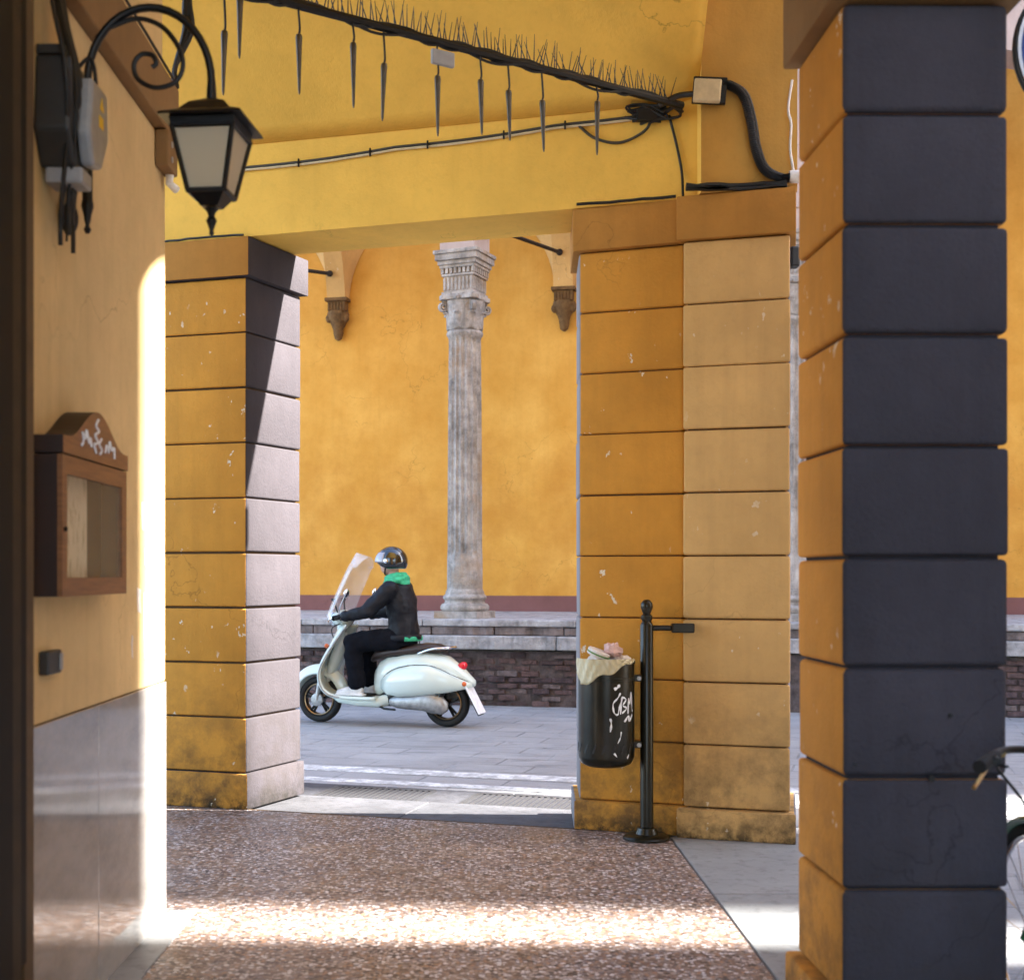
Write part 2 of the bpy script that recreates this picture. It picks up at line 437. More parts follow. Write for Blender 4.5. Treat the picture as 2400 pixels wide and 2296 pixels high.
def bez(p, n_=12):                           # smooth curve through points (Catmull-Rom)
    p = [Vector(q) for q in p]; q = [p[0] * 2 - p[1]] + p + [p[-1] * 2 - p[-2]]; out = []
    for i in range(1, len(q) - 2):
        for k in range(n_):
            t = k / n_; a, b, c_, d = q[i - 1], q[i], q[i + 1], q[i + 2]
            out.append(.5 * ((2 * b) + (c_ - a) * t + (2 * a - 5 * b + 4 * c_ - d) * t * t + (3 * b - a - 3 * c_ + d) * t ** 3))
    return out + [p[-1]]

# frame of our facade (u along it to the right, v outward to the street)
FA = R(17.3); FO = Vector((-1.353, 7.76, 0)); FU = Vector((math.cos(FA), -math.sin(FA), 0)); FV = Vector((math.sin(FA), math.cos(FA), 0))
def F(u, v, z=0.0): return FO + FU * u + FV * v + Vector((0, 0, z))
def F2(u, v): p = F(u, v); return (p.x, p.y)
# frame of the arcade across the street
GA = R(12.7); GO = Vector((-.10, 14.9, 0)); GU = Vector((math.cos(GA), -math.sin(GA), 0)); GV = Vector((math.sin(GA), math.cos(GA), 0))
def G(u, v, z=0.0): return GO + GU * u + GV * v + Vector((0, 0, z))
def G2(u, v): p = G(u, v); return (p.x, p.y)

# ------------------------------------------------------------------ ground, road, floors
structure(MB().box((-400, -400, -.30), (400, 400, -.075)).build('ground', 'ground'))
structure(MB().prism([(-60, -20), (60, -20), (60, 40), (-60, 40)], -.074, -.05).build('road', 'road'))
fl = MB().prism([(-4.4, -3.0), (1.040, -3.0), (1.040, 7.008), F2(1.985, .004), F2(-3.2, .004)], -.06, 0).build('portico_floor', 'terrazzo')
structure(fl)
for k in range(8):
    y0 = -3.0 + k * 1.245; y1 = y0 + 1.237
    MB().box((1.052, y0, -.06), (1.83, min(y1, 6.95), .001)).build('border_slab', 'border', fl, bevel=.003)
MB().box((1.0405, -3.0, -.05), (1.0515, 6.95, -.006)).build('border_joint', 'greyjoint', fl)
for k in range(5):
    y0 = -1.0 + k * 1.29; MB().box((-1.262, y0, -.02), (-1.128 if k < 4 else -1.15, y0 + (1.283 if k < 4 else 1.26), .006)).build('edge_slab', 'darkstone' if k < 4 else 'border', fl, bevel=.003)
# threshold between the pillars: three long stones
th = MB().prism([F2(-3.2, .012), F2(2.1, .012), F2(2.1, .66), F2(-3.2, .66)], -.073, -.022).build('threshold', 'kerb'); structure(th)
for (a, b) in ((-.05, .93), (.936, 1.99)):
    MB().prism([F2(a, .016), F2(b, .016), F2(b, .64), F2(a, .64)], -.03, -.012).build('threshold_slab', 'kerb', th, bevel=.006)
for k in range(9):
    MB().prism([F2(-3.2 + k * .9, .668), F2(-2.308 + k * .9, .668), F2(-2.308 + k * .9, 1.30), F2(-3.2 + k * .9, 1.30)], -.072, -.047).build('added_gutter_slab', 'added_gutter', th, bevel=.004)  # dark strip added to keep the sunlit ground here from burning out
MB().prism([F2(-1.0, -.004), F2(2.1, -.004), F2(2.1, .012), F2(-1.0, .012)], -.05, .002).build('threshold_joint', 'joint', th)
# white line and drain grates
tag(MB().prism([F2(-3, 1.86), F2(5, 1.86), F2(5, 2.08), F2(-3, 2.08)], -.0505, -.046).build('road_line', 'line'), 'worn white line painted along the road, nearer the scooter', 'road line', 'worn road lines')
tag(MB().prism([F2(-3, 1.40), F2(5, 1.40), F2(5, 1.55), F2(-3, 1.55)], -.0505, -.046).build('road_line', 'line'), 'worn white line painted along the road, nearer the drain grates', 'road line', 'worn road lines')
for (u, lab) in ((.12, 'iron drain grate in the road beside the pillar with grey street face'), (1.12, 'iron drain grate in the road beside the litter bin pillar')):
    g = thing('drain_grate', lab, 'drain grate', F(u + .3, 1.0, -.047), -FA, 'drain grates', local=True)
    b = MB()
    b.box((-.36, -.22, 0), (.36, -.19, .006)); b.box((-.36, .19, 0), (.36, .22, .006)); b.box((-.36, -.19, 0), (-.33, .19, .006)); b.box((.33, -.19, 0), (.36, .19, .006))
    b.build('frame', 'grate', g)
    b = MB()
    for k in range(16): b.box((-.325 + k * .041, -.189, .0005), (-.305 + k * .041, .189, .005))
    b.build('bars', 'grate', g)
    MB().box((-.329, -.189, -.002), (.329, .189, .0003)).build('pit', 'slatejoint', g)

# ------------------------------------------------------------------ unseen house boxes added to block and shape the sun
def house(name, label, x0, y0, x1, y1, h, mat, faces):
    t = thing(name, label, 'building', ((x0 + x1) / 2, (y0 + y1) / 2, -.07))
    MB().box((x0, y0, -.07), (x1, y1, h)).build('wall', mat, t)
    MB().box((x0 + .02, y0 + .02, h), (x1 - .02, y1 - .02, h + .3)).build('roof', 'roofgrey', t)
    for st in range(int(h // 3.4)):
        for (kind, n_) in faces:
            for k in range(n_):
                z0 = 1.2 + st * 3.4
                if kind == 'x':
                    yc = y0 + (k + .5) * (y1 - y0) / n_
                    w_ = MB().box((x0 - .04, yc - .55, z0 - .05), (x0 + .02, yc + .55, z0 + 1.65)).build('window', 'ledge', t)
                    MB().box((x0 - .045, yc - .45, z0 + .05), (x0 - .03, yc + .45, z0 + 1.55)).build('pane', 'houseglass', w_)
    return t
house('sun_blocker_near', 'unseen ochre house added to block sun beyond the slate faced pillar', 5.2, -9, 13, 4.44, 15, 'farwall', [('x', 3)])  # added out of view: cuts the near edge of the floor sun band
house('sun_blocker_tower', 'unseen narrow pink house added to limit the sun beam on the floor', 22, 4.50, 28, 6.42, 30, 'archwall', [('x', 1)])  # added out of view: blocks sun between floor band and street gap
house('sun_blocker_tall', 'unseen tall pink house added to keep sun off the street', 22, 7.72, 34, 32, 30, 'archwall', [('x', 7)])  # added out of view: keeps direct sun off the road

# ------------------------------------------------------------------ pillars
def pillar_blocks(root, poly, z0, z1, n_, mats, assign, core, joint=.007, bevel=.012, core_in=.022):
    cx = sum(p[0] for p in poly) / len(poly); cy = sum(p[1] for p in poly) / len(poly)
    def inset(d):
        out = []; m = len(poly)
        for i in range(m):
            a, b, c_ = Vector(poly[i - 1]), Vector(poly[i]), Vector(poly[(i + 1) % m])
            e1 = (b - a).normalized(); e2 = (c_ - b).normalized()
            n1 = Vector((-e1.y, e1.x)); n2 = Vector((-e2.y, e2.x))
            bis = (n1 + n2); k = d / max(.3, (1 + n1.dot(n2)) / 2) / 2
            out.append(tuple(b + bis * k))
        return out
    MB().prism(inset(core_in), z0, z1).build('core', core, root)
    h = (z1 - z0) / n_
    for k in range(n_):
        jit = random.uniform(-.0025, .0025)
        ob = MB().prism(inset(jit), z0 + k * h + joint / 2 + random.uniform(-.002, .002), z0 + (k + 1) * h - joint / 2 + random.uniform(-.002, .002)).build('block', mats, root, bevel=bevel * random.uniform(.75, 1.3), bseg=3, assign=assign, smooth=35)
    return inset
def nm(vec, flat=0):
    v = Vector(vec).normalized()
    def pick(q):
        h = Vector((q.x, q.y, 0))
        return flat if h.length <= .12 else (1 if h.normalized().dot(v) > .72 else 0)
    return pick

# pillar with the grey street-side face
P1 = [F2(-.62, 0), F2(0, 0), (-1.103, 8.31), F2(-.55, .6)]
rn = (Vector((-1.103, 8.31, 0)) - F(0, 0)); rn = Vector((rn.y, -rn.x, 0))
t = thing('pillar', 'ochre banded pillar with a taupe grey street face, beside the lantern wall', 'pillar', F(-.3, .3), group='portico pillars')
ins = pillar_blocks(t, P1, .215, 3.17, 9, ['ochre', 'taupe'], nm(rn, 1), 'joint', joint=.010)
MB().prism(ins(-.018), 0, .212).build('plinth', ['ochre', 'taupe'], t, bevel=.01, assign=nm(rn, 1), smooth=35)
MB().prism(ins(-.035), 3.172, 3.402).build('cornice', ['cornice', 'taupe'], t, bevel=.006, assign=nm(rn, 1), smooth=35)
# corner pillar with the litter bin: two faces side by side
P2a = [(.582, 7.19), F2(2.598, 0), F2(2.70, .50), (.604, 7.66)]
P2b = [F2(2.600, -.045), F2(3.155, -.045), (1.80, 7.42), F2(2.64, .5)]
t = thing('corner_pillar', 'wide ochre corner pillar standing behind the litter bin', 'pillar', F(2.6, .3), group='portico pillars')
ln = nm((-1, 0, 0))
ins = pillar_blocks(t, P2a, .16, 3.17, 9, ['ochre', 'streetgrey'], ln, 'joint')
MB().prism(ins(-.03), 0, .158).build('plinth', ['ochre', 'streetgrey'], t, bevel=.01, assign=ln, smooth=35)
MB().prism(ins(-.035), 3.172, 3.402).build('cornice', 'cornice', t, bevel=.006, smooth=35)
rn2 = Vector((1.80, 7.42, 0)) - F(3.155, -.045); rn2 = nm((rn2.y, -rn2.x, 0))
ins = pillar_blocks(t, P2b, .16, 3.17, 9, ['ochre_pale', 'streetgrey'], rn2, 'joint')
MB().prism(ins(-.03), 0, .157).build('plinth', ['ochre_pale', 'streetgrey'], t, bevel=.01, assign=rn2, smooth=35)
MB().prism(ins(-.030), 3.173, 3.404).build('cornice', 'cornice', t, bevel=.006, smooth=35)
# pillar with slate front
P3 = [(1.084, 3.83), (1.573, 3.835), (1.573, 4.32), (1.074, 4.32)]
t = thing('slate_pillar', 'banded pillar painted slate grey in front and ochre on its side, beside the bicycle', 'pillar', (1.33, 4.08, 0), group='portico pillars')
sl = lambda q: 1 if (math.hypot(q.x, q.y) > .12 and (q.y < -abs(q.x) or q.x > .7 * math.hypot(q.x, q.y))) else 0
ins = pillar_blocks(t, P3, .148, 3.08, 9, ['ochre', 'slate'], sl, 'slatejoint', joint=.011, bevel=.015, core_in=.022)
MB().prism(ins(-.035), 0, .146).build('plinth', ['ochre', 'slate'], t, bevel=.012, assign=sl, smooth=35)
MB().prism(ins(-.04), 3.084, 3.402).build('cornice', ['brownband', 'slate'], t, bevel=.008, assign=sl, smooth=35)
for (x, z, r) in ((1.402, .985, .006), (1.345, .80, .010), (1.12, .84, .005)):
    MB().lathe([(r, 0), (r, .006)], (x, 3.826, z), 10, 'Y').build('anchor_plug', 'black', t)

# ------------------------------------------------------------------ lintel wall, vault, side arch
lw = MB().prism([F2(-3.6, .002), F2(2.668, .002), F2(2.80, .49), F2(-3.6, .49)], 3.408, 10.5).build('lintel_wall', 'vault')
tag(lw, 'bright yellow wall spanning above the street opening', 'wall')
y_arch = MB()
AR = []
for k in range(33):
    a = math.pi * k / 32; AR.append((5.585 + 1.262 * math.cos(a), 3.93 + 1.262 * math.sin(a)))
x0a, x1a = 1.195, 1.70
# arch wall as strips (quads between arch curve and top)
prof = [(7.05, 3.408), (6.847, 3.408)] + AR + [(4.323, 3.408), (3.80, 3.408)]
bi = y_arch.verts([(x0a, y, z) for y, z in prof]); bo = y_arch.verts([(x1a, y, z) for y, z in prof])
ti = y_arch.verts([(x0a, y, 10.5) for y, z in prof]); to = y_arch.verts([(x1a, y, 10.5) for y, z in prof])
for k in range(len(prof) - 1):
    y_arch.cur = 1; y_arch.quad(bi + k, bi + k + 1, bo + k + 1, bo + k)
    y_arch.cur = 0; y_arch.quad(bi + k, ti + k, ti + k + 1, bi + k + 1); y_arch.quad(bo + k, bo + k + 1, to + k + 1, to + k)
    y_arch.quad(ti + k, to + k, to + k + 1, ti + k + 1)
m_ = len(prof) - 1
y_arch.quad(bi, bo, to, ti); y_arch.quad(bi + m_, ti + m_, to + m_, bo + m_)
tag(y_arch.build('side_arch', ['vault', 'intrados'], smooth=30), 'ochre arch springing from the corner pillar to the slate pillar', 'arch')

def vz(x, y):
    d1 = max(0, -((x - FO.x) * FV.x + (y - FO.y) * FV.y))
    g = d1 - .13 * d1 * d1 if d1 < 3.5 else 1.9075
    w = (x - 1.13) * .688 - (y - 6.97) * .725                   # distance past the groin that leaves the corner pillar
    w = .5 * (w + math.sqrt(w * w + .004))
    return min(5.95, 3.965 - .030 * ((x + 1.3) / 2.5) + g + .42 * w)
vb = MB()
NU, NV = 70, 150
def vp(i, j):
    s_, t_ = i / NU, j / NV
    # x across, y from the facade line towards the camera
    x = -3.6 + s_ * (1.194 + 3.6)
    yf = FO.y - (x - FO.x) * math.tan(FA) + .01
    y = yf - t_ * (yf + 5.5)
    return (x, y, vz(x, y))
vb.grid(NU, NV, lambda a, b: vp(a * NU, b * NV))
tag(vb.build('vault', 'vault', smooth=60, solid=.04), 'bright yellow folded plaster vault over the portico bay', 'vault')

# ------------------------------------------------------------------ lantern wall (left)
XW = -1.265
t = thing('lantern_wall', 'beige plaster wall with polished stone dado carrying the lantern', 'wall', (-2.4, 2.5, 0))
MB().box((-3.9, 3.40, .962), (XW, 5.35, 3.168)).build('plaster', 'beige', t, bevel=.008)
MB().box((-3.9, 3.40, 3.402), (XW - .01, 5.34, 6.3)).build('upper_plaster', 'beige', t)
MB().box((-3.9, 3.40, 3.17), (XW + .045, 5.40, 3.400)).build('cornice', 'brownband', t, bevel=.006)
for (a, b) in ((3.40, 4.385), (4.388, 5.352)):
    MB().box((-3.9, a, 0.0), (XW + .004, b, .960)).build('dado_panel', 'dado', t, bevel=.003)
MB().box((-3.9, -3.0, 0), (XW - .12, 3.40, 6.3)).build('inner_wall', 'beige', t)
# peeled paint and old poster scraps on the wall end
for (y, z, w_, h_) in ((4.98, 1.62, .025, .11), (4.93, 1.30, .05, .10), (5.02, 1.20, .035, .26), (4.83, 1.13, .02, .09), (5.03, 1.46, .03, .07)):
    pts = [(y - w_ / 2 + random.uniform(-.006, .006), z + h_ / 2), (y + w_ / 2, z + h_ / 2 + random.uniform(-.01, .01)), (y + w_ / 2 - .006, z), (y + w_ / 2, z - h_ / 2), (y - w_ / 2 + .004, z - h_ / 2 + .01), (y - w_ / 2 - .004, z + .01)]
    b = MB(); b.prism(pts, XW, XW + .0015, frame=lambda a, c_, d: (d, a, c_)); b.build('poster_scrap', 'paper', t)

# door frame next to the wall
t = thing('door_frame', 'dark moulded wooden door frame at the near end of the beige wall', 'door frame', (-1.25, 3.1, 0))
MB().box((-1.35, 2.3, .004), (-1.12, 3.14, 4.2)).build('jamb', 'doorwood', t, bevel=.006)
MB().box((-1.35, 3.143, .004), (-1.163, 3.30, 4.2)).build('moulding', 'doorwood', t, bevel=.008)
MB().box((-1.35, 3.303, .004), (-1.172, 3.385, 4.2)).build('moulding', 'doorbrown', t, bevel=.008)
MB().box((-1.35, 3.388, .35), (-1.205, 3.52, 4.2)).build('moulding', 'doorwood', t, bevel=.006)
MB().box((-1.35, 3.523, .10), (-1.213, 3.60, 4.2)).build('edge_strip', 'doortan', t, bevel=.004)

# ------------------------------------------------------------------ wall lantern
LX, LY = -.824, 4.10
t = thing('wall_lantern', 'black iron wall lantern with frosted panes on a curled bracket', 'lantern', (LX, LY, 2.45))
b = MB(); b.tube([(-1.214, LY, 2.56), (-1.214, LY, 2.94)], .016, 10)
b.tube([(-1.214, LY, 2.94)] + [( -1.019 + .195 * math.cos(R(180 - k * 9)), LY, 2.945 + .235 * math.sin(R(180 - k * 9))) for k in range(21)], .0125, 10)
b.tube([(LX, LY, 2.95), (LX, LY, 2.87)], [.013, .018], 10)
b.lathe([(.021, 0), (.021, .03), (.017, .035)], (-1.214, LY, 2.91), 12)
b.lathe([(.006, 0), (.012, .012), (.006, .025), (.010, .04), (.013, .06), (.020, .085), (.018, .1), (.016, .105)], (-1.214, LY, 2.47), 12)
br = b.build('bracket', 'black', t, smooth=40)
sc = [(-1.15, LY, 3.115), (-1.06, LY, 3.145), (-.98, LY, 3.12), (-.925, LY, 3.05), (-.915, LY, 2.99), (-.94, LY, 2.945), (-1.0, LY, 2.928), (-1.055, LY, 2.955), (-1.068, LY, 3.0), (-1.045, LY, 3.032), (-1.01, LY, 3.03), (-.998, LY, 3.005), (-1.012, LY, 2.992)]
MB().tube(bez(sc, 8), .008, 8).build('scroll', 'black', br, smooth=40)
b = MB()
for z in (2.62, 2.86):
    b.tube([(XW, LY, z), (-1.214, LY, z)], .010, 8); b.lathe([(.022, 0), (.022, .006), (.014, .01)], (XW, LY, z), 12, 'X')
b.build('wall_arm', 'black', br)
RT = Matrix.Rotation(R(-6), 3, 'Z')
def L(x, y, z): q = RT @ Vector((x, y, 0)); return (LX + q.x, LY + q.y, z)
def frustum(b, r0, z0, r1, z1):
    a = b.verts([L(sx * r0, sy * r0, z0) for sx, sy in ((-1, -1), (1, -1), (1, 1), (-1, 1))]); c_ = b.verts([L(sx * r1, sy * r1, z1) for sx, sy in ((-1, -1), (1, -1), (1, 1), (-1, 1))])
    b.quad(a, a + 3, a + 2, a + 1); b.quad(c_, c_ + 1, c_ + 2, c_ + 3)
    for k in range(4): b.quad(a + k, a + (k + 1) % 4, c_ + (k + 1) % 4, c_ + k)
b = MB()
for (r0, z0, r1, z1) in ((.131, 2.806, .128, 2.815), (.128, 2.815, .082, 2.838), (.082, 2.838, .056, 2.868), (.056, 2.868, .018, 2.889)): frustum(b, r0, z0, r1, z1)
frustum(b, .100, 2.786, .103, 2.806)
b.build('roof', 'black', t)
ZT, ZB, RTp, RB = 2.786, 2.592, .097, .058
b = MB()
for sx, sy in ((-1, -1), (1, -1), (1, 1), (-1, 1)):
    b.tube([L(sx * RTp, sy * RTp, ZT), L(sx * RB, sy * RB, ZB)], .0085, 6)
for z, r in ((ZT - .004, RTp - .001), (ZB, RB)):
    cs = [L(sx * r, sy * r, z) for sx, sy in ((-1, -1), (1, -1), (1, 1), (-1, 1))]
    for k in range(4): b.tube([cs[k], cs[(k + 1) % 4]], .0085, 6)
b.build('frame', 'black', t)
for k in range(4):
    s2 = [(-1, -1), (1, -1), (1, 1), (-1, 1)]; p, q = s2[k], s2[(k + 1) % 4]; e = .004
    b = MB(); i = b.verts([L(p[0] * (RB - e), p[1] * (RB - e), ZB), L(q[0] * (RB - e), q[1] * (RB - e), ZB), L(q[0] * (RTp - e), q[1] * (RTp - e), ZT), L(p[0] * (RTp - e), p[1] * (RTp - e), ZT)])
    b.quad(i, i + 1, i + 2, i + 3); b.build('pane', 'frost', t, solid=.003)
b = MB(); frustum(b, .028, 2.552, .054, 2.588)
b.lathe([(.004, 0), (.008, .008), (.006, .018), (.012, .034), (.017, .048), (.010, .062), (.014, .075), (.022, .085)], (LX, LY, 2.462), 12)
b.build('finial', 'black', t, smooth=40)

# ------------------------------------------------------------------ grey electrical housing with cables, small boxes
t = thing('electrical_box', 'grey plastic electrical housing with yellow sticker on the beige wall', 'electrical box', (-1.2, 3.9, 2.55))
fr_ = lambda a, c_, d: (d, a, c_)
MB().prism([(3.76, 2.90), (3.88, 2.895), (3.97, 2.84), (4.0, 2.72), (3.93, 2.60), (3.80, 2.585), (3.74, 2.68)], XW, -1.160, frame=fr_).build('housing', 'darkgrey', t, bevel=.01)
MB().prism([(3.83, 2.86), (3.985, 2.86), (4.0, 2.72), (3.93, 2.615), (3.84, 2.60), (3.80, 2.69)], -1.159, -1.118, frame=fr_).build('cover', 'greybox', t, bevel=.012)
MB().box((-1.1175, 3.89, 2.735), (-1.1165, 3.935, 2.77)).build('sticker', 'yellowsticker', t)
MB().prism([(3.90, 2.79), (3.94, 2.79), (3.92, 2.83)], -1.1175, -1.1165, frame=fr_).build('sticker', 'yellowsticker', t)
MB().box((-1.25, 3.80, 2.54), (-1.14, 3.90, 2.588)).build('socket', 'greybox', t, bevel=.008)
MB().box((-1.262, 3.76, 2.902), (-1.18, 3.86, 2.93)).build('bracket', 'darkgrey', t, bevel=.004)
t = thing('cable_bundle', 'bundle of dark cables hanging down the beige wall behind the grey housing', 'cables', (-1.2, 3.8, 2.4))
for k in range(9):
    y0 = 3.735 + .016 * k; x0 = -1.245 + random.uniform(0, .04); e = random.uniform(-.03, .03)
    pts = [(x0, y0 + random.uniform(-.01, .02), 3.55), (x0 + .01, y0, 3.1), (x0 + .06, y0 - .01 + e * .3, 2.85), (x0 + .05, y0 + .03, 2.66), (x0 + .02, y0 + .07, 2.50 + e), (x0 + .012, y0 + .09, 2.40 + random.uniform(-.04, .10))]
    MB().tube(bez(pts, 8), random.choice((.004, .005, .007)), 6).build('cable', random.choice(('cable', 'cable', 'greycable')), t, smooth=60)
MB().tube(bez([(-1.20, 3.86, 2.86), (-1.14, 3.87, 2.93), (-1.13, 3.90, 2.86), (-1.15, 3.89, 2.80)], 8), .006, 6).build('cable_loop', 'cable', t, smooth=60)
b = MB(); b.ellipsoid((-1.235, 3.985, 2.485), (.028, .022, .05)); tag(b.build('doorbell', 'black', smooth=60), 'small black rounded fitting on the beige wall below the grey housing', 'doorbell')
t = thing('junction_box', 'brown junction box with white pipe stub at the end of the beige wall', 'junction box', (XW, 5.25, 2.98))
MB().box((XW, 5.17, 3.02), (XW + .055, 5.335, 3.166)).build('case', 'brownband', t, bevel=.008)
MB().tube([(XW + .03, 5.30, 3.02), (XW + .03, 5.29, 2.985), (XW + .05, 5.33, 2.97)], .017, 10).build('pipe_stub', 'whitecable', t, smooth=50)
for z in (3.06, 3.12): MB().lathe([(.012, 0), (.012, .004)], (XW + .055, 5.23, z), 10, 'X').build('knockout', 'greybox', t)
t = thing('switch_box', 'small dark switch box low on the beige wall under the notice case', 'switch box', (XW, 3.82, 1.0))
MB().box((XW, 3.79, 1.105), (XW + .03, 3.915, 1.175)).build('case', 'darkgrey', t, bevel=.006)
MB().box((XW + .03, 3.885, 1.115), (XW + .036, 3.908, 1.165)).build('button', 'greybox', t, bevel=.002)

# ------------------------------------------------------------------ notice case
t = thing('notice_case', 'wooden glazed notice case with curved pediment on the beige wall', 'notice case', (XW, 4.08, 1.33))
XF = -1.178; ya, yb, za, zb = 3.735, 4.425, 1.335, 1.745
b = MB()
b.box((XW, ya, za), (XF - .016, ya + .02, zb)); b.box((XW, yb - .02, za), (XF - .016, yb, zb)); b.box((XW, ya + .02, za), (XF - .016, yb - .02, za + .02)); b.box((XW, ya + .02, zb - .02), (XF - .016, yb - .02, zb))
b.box((XW, ya + .02, za + .02), (XW + .006, yb - .02, zb - .02))
b.build('case', 'darkwood', t)
b = MB(); fw = .055
b.box((XF - .015, ya, za), (XF, ya + fw * .8, zb)); b.box((XF - .015, yb - fw, za), (XF, yb, zb)); b.box((XF - .015, ya + fw * .8, za), (XF, yb - fw, za + fw)); b.box((XF - .015, ya + fw * .8, zb - fw), (XF, yb - fw, zb))
b.build('door', 'wood', t)
MB().box((XF - .010, ya + fw * .8, za + fw), (XF - .007, yb - fw, zb - fw)).build('pane', 'pane', t)
MB().lathe([(.007, 0), (.007, .008)], (XF, ya + .02, 1.53), 8, 'X').build('lock', 'black', t)
pp = MB(); pp.box((XW + .0065, ya + .03, za + .03), (XW + .009, yb - .19, zb - .03)).build('poster', 'poster', t)
ped = [(ya - .005, zb + .004), (yb + .005, zb + .004), (yb + .005, zb + .055)]
for k in range(25):
    s_ = 1 - k / 24; y = ya + s_ * (yb - ya); q = abs(s_ - .5) * 2
    ped.append((y, zb + .055 + .105 * (.5 + .5 * math.cos(math.pi * min(1, q * 1.12)))))
ped += [(ya - .005, zb + .055)]
b = MB(); b.prism(ped, XF - .085, XF + .004, frame=fr_)
pd = b.build('pediment', ['wood', 'darkwood'], t, assign=lambda q: 0 if q.x > .5 else 1)
# white flourishes painted on the pediment
strokes = [[(4.05, 1.775), (4.03, 1.80), (4.07, 1.81), (4.04, 1.83), (4.08, 1.845), (4.05, 1.86), (4.075, 1.882)], [(4.09, 1.775), (4.115, 1.79), (4.085, 1.805), (4.11, 1.825)],
           [(3.90, 1.785), (3.92, 1.80), (3.91, 1.825), (3.94, 1.81), (3.95, 1.835), (3.975, 1.80), (3.99, 1.815), (4.0, 1.79)], [(4.15, 1.785), (4.165, 1.81), (4.19, 1.79), (4.20, 1.825), (4.225, 1.80), (4.25, 1.81), (4.255, 1.775)]]
for s_ in strokes:
    MB().tube([(XF + .005, y, z) for y, z in [(p[1], p[2]) for p in bez([(0, y, z) for y, z in s_], 5)]], .0045, 5).build('flourish', 'whitepaint', pd)

# ------------------------------------------------------------------ tie rod with bird spikes, icicle lights, cables
RA, RBp = Vector((1.10, 6.88, 3.87)), Vector((-1.27, 5.41, 3.90))
t = thing('tie_rod', 'black iron tie rod under the vault bristling with bird spikes', 'tie rod', tuple((RA + RBp) / 2))
b = MB(); b.tube([RA, RBp], .021, 8); b.build('rod', 'black', t)
b = MB()
for k in range(3):
    ph = random.uniform(0, 6); pts = []
    for i in range(90):
        s_ = i / 89; p = RA.lerp(RBp, s_); a = ph + s_ * (28 + 9 * k)
        pts.append(p + Vector((.012 * math.cos(a), .018 * math.cos(a), .024 * math.sin(a) - (.01 if k == 0 else 0))))
    b.tube(pts, .007, 5)
b.build('wound_cable', 'cable', t, smooth=60)
b = MB(); dirn = (RBp - RA).normalized(); side = dirn.cross(Vector((0, 0, 1)))
for i in range(150):
    s_ = .03 + .95 * (i + random.uniform(-.3, .3)) / 150; p = RA.lerp(RBp, s_) + Vector((0, 0, .018))
    lean = random.choice((-1, 0, 1)) * .028 + random.uniform(-.012, .012)
    tip = p + Vector((0, 0, random.uniform(.085, .125))) + dirn * random.uniform(-.025, .03) + side * lean
    b.tube([p, tip], [.0032, .0012], 4)
sp_ = b.build('bird_spikes', 'cable', t); sp_['kind'] = 'stuff'
b = MB(); b.box((-.06, -.012, 0), (.06, .012, .07), None)
m_ = Matrix.Rotation(math.atan2(dirn.y, dirn.x), 3, 'Z'); cpos = RA.lerp(RBp, .525)
b.v = [m_ @ v + cpos + Vector((0, -.02, -.115)) for v in b.v]; tag(b.build('rod_box', ['greybox'], bevel=.006), 'small grey box strapped under the spiked tie rod', 'junction box')
ic = [(.955, 3.66, 3.43), (.885, 3.86, 3.60), (.787, 3.76, 3.50), (.692, 3.78, 3.49), (.636, 3.72, 3.46), (.535, 3.72, 3.44), (.45, 3.75, 3.49), (.393, 3.73, 3.49), (.322, 3.72, 3.47), (.201, 3.78, 3.51)]
ic[0] = (.91, 3.70, 3.43)
b = MB(); b.lathe([(.003, 0), (.006, .02), (.009, .12), (.0135, .25), (.0155, .285), (.013, .30), (.006, .305)], (0, 0, -.30), 10)
ICM = None
for k, (s_, zt, zb_) in enumerate(ic):
    p = RA.lerp(RBp, s_)
    o = thing('icicle_light', 'tapered icicle light tube hanging from the spiked tie rod', 'icicle light', (p.x, p.y - .012, zt), group='icicle lights hanging from the tie rod', local=True)
    tilt = random.uniform(-.03, .03); h = min(zt - zb_, .30)
    bb = MB(); bb.v = [Vector((v.x + v.z * tilt, v.y, v.z * h / .30)) for v in b.v]; bb.f = list(b.f); bb.mi = list(b.mi)
    bb.build('tube', 'icicle', o, smooth=40)
    MB().tube(bez([(0, 0, 0), (.004, 0, .03), (-.003, .006, max(.05, p.z - zt - .02)), (0, .012, p.z - zt)], 4), .0055, 6).build('cord', 'cable', o)
# cable up from the wall corner to the rod end, and a cable on the cornice
b = MB()
for k in range(3): b.tube(bez([(-1.245 + .012 * k, 5.385 - .01 * k, 3.40), (-1.235, 5.40, 3.50), (-1.20 + .015 * k, 5.41, 3.65), (-1.20 + .01 * k, 5.42, 3.78), (-1.17, 5.46, 3.90)], 8), .011, 6)
tag(b.build('corner_cable', 'cable', smooth=60), 'thick black cables rising from the beige wall corner to the tie rod', 'cables')
tag(MB().tube(bez([(XW + .048, 3.7, 3.408), (XW + .05, 4.2, 3.406), (XW + .05, 4.8, 3.405), (XW + .045, 5.34, 3.41)], 6), .0055, 6).build('cornice_cable', 'cable', smooth=60), 'thin cable lying along the brown cornice of the beige wall', 'cable')
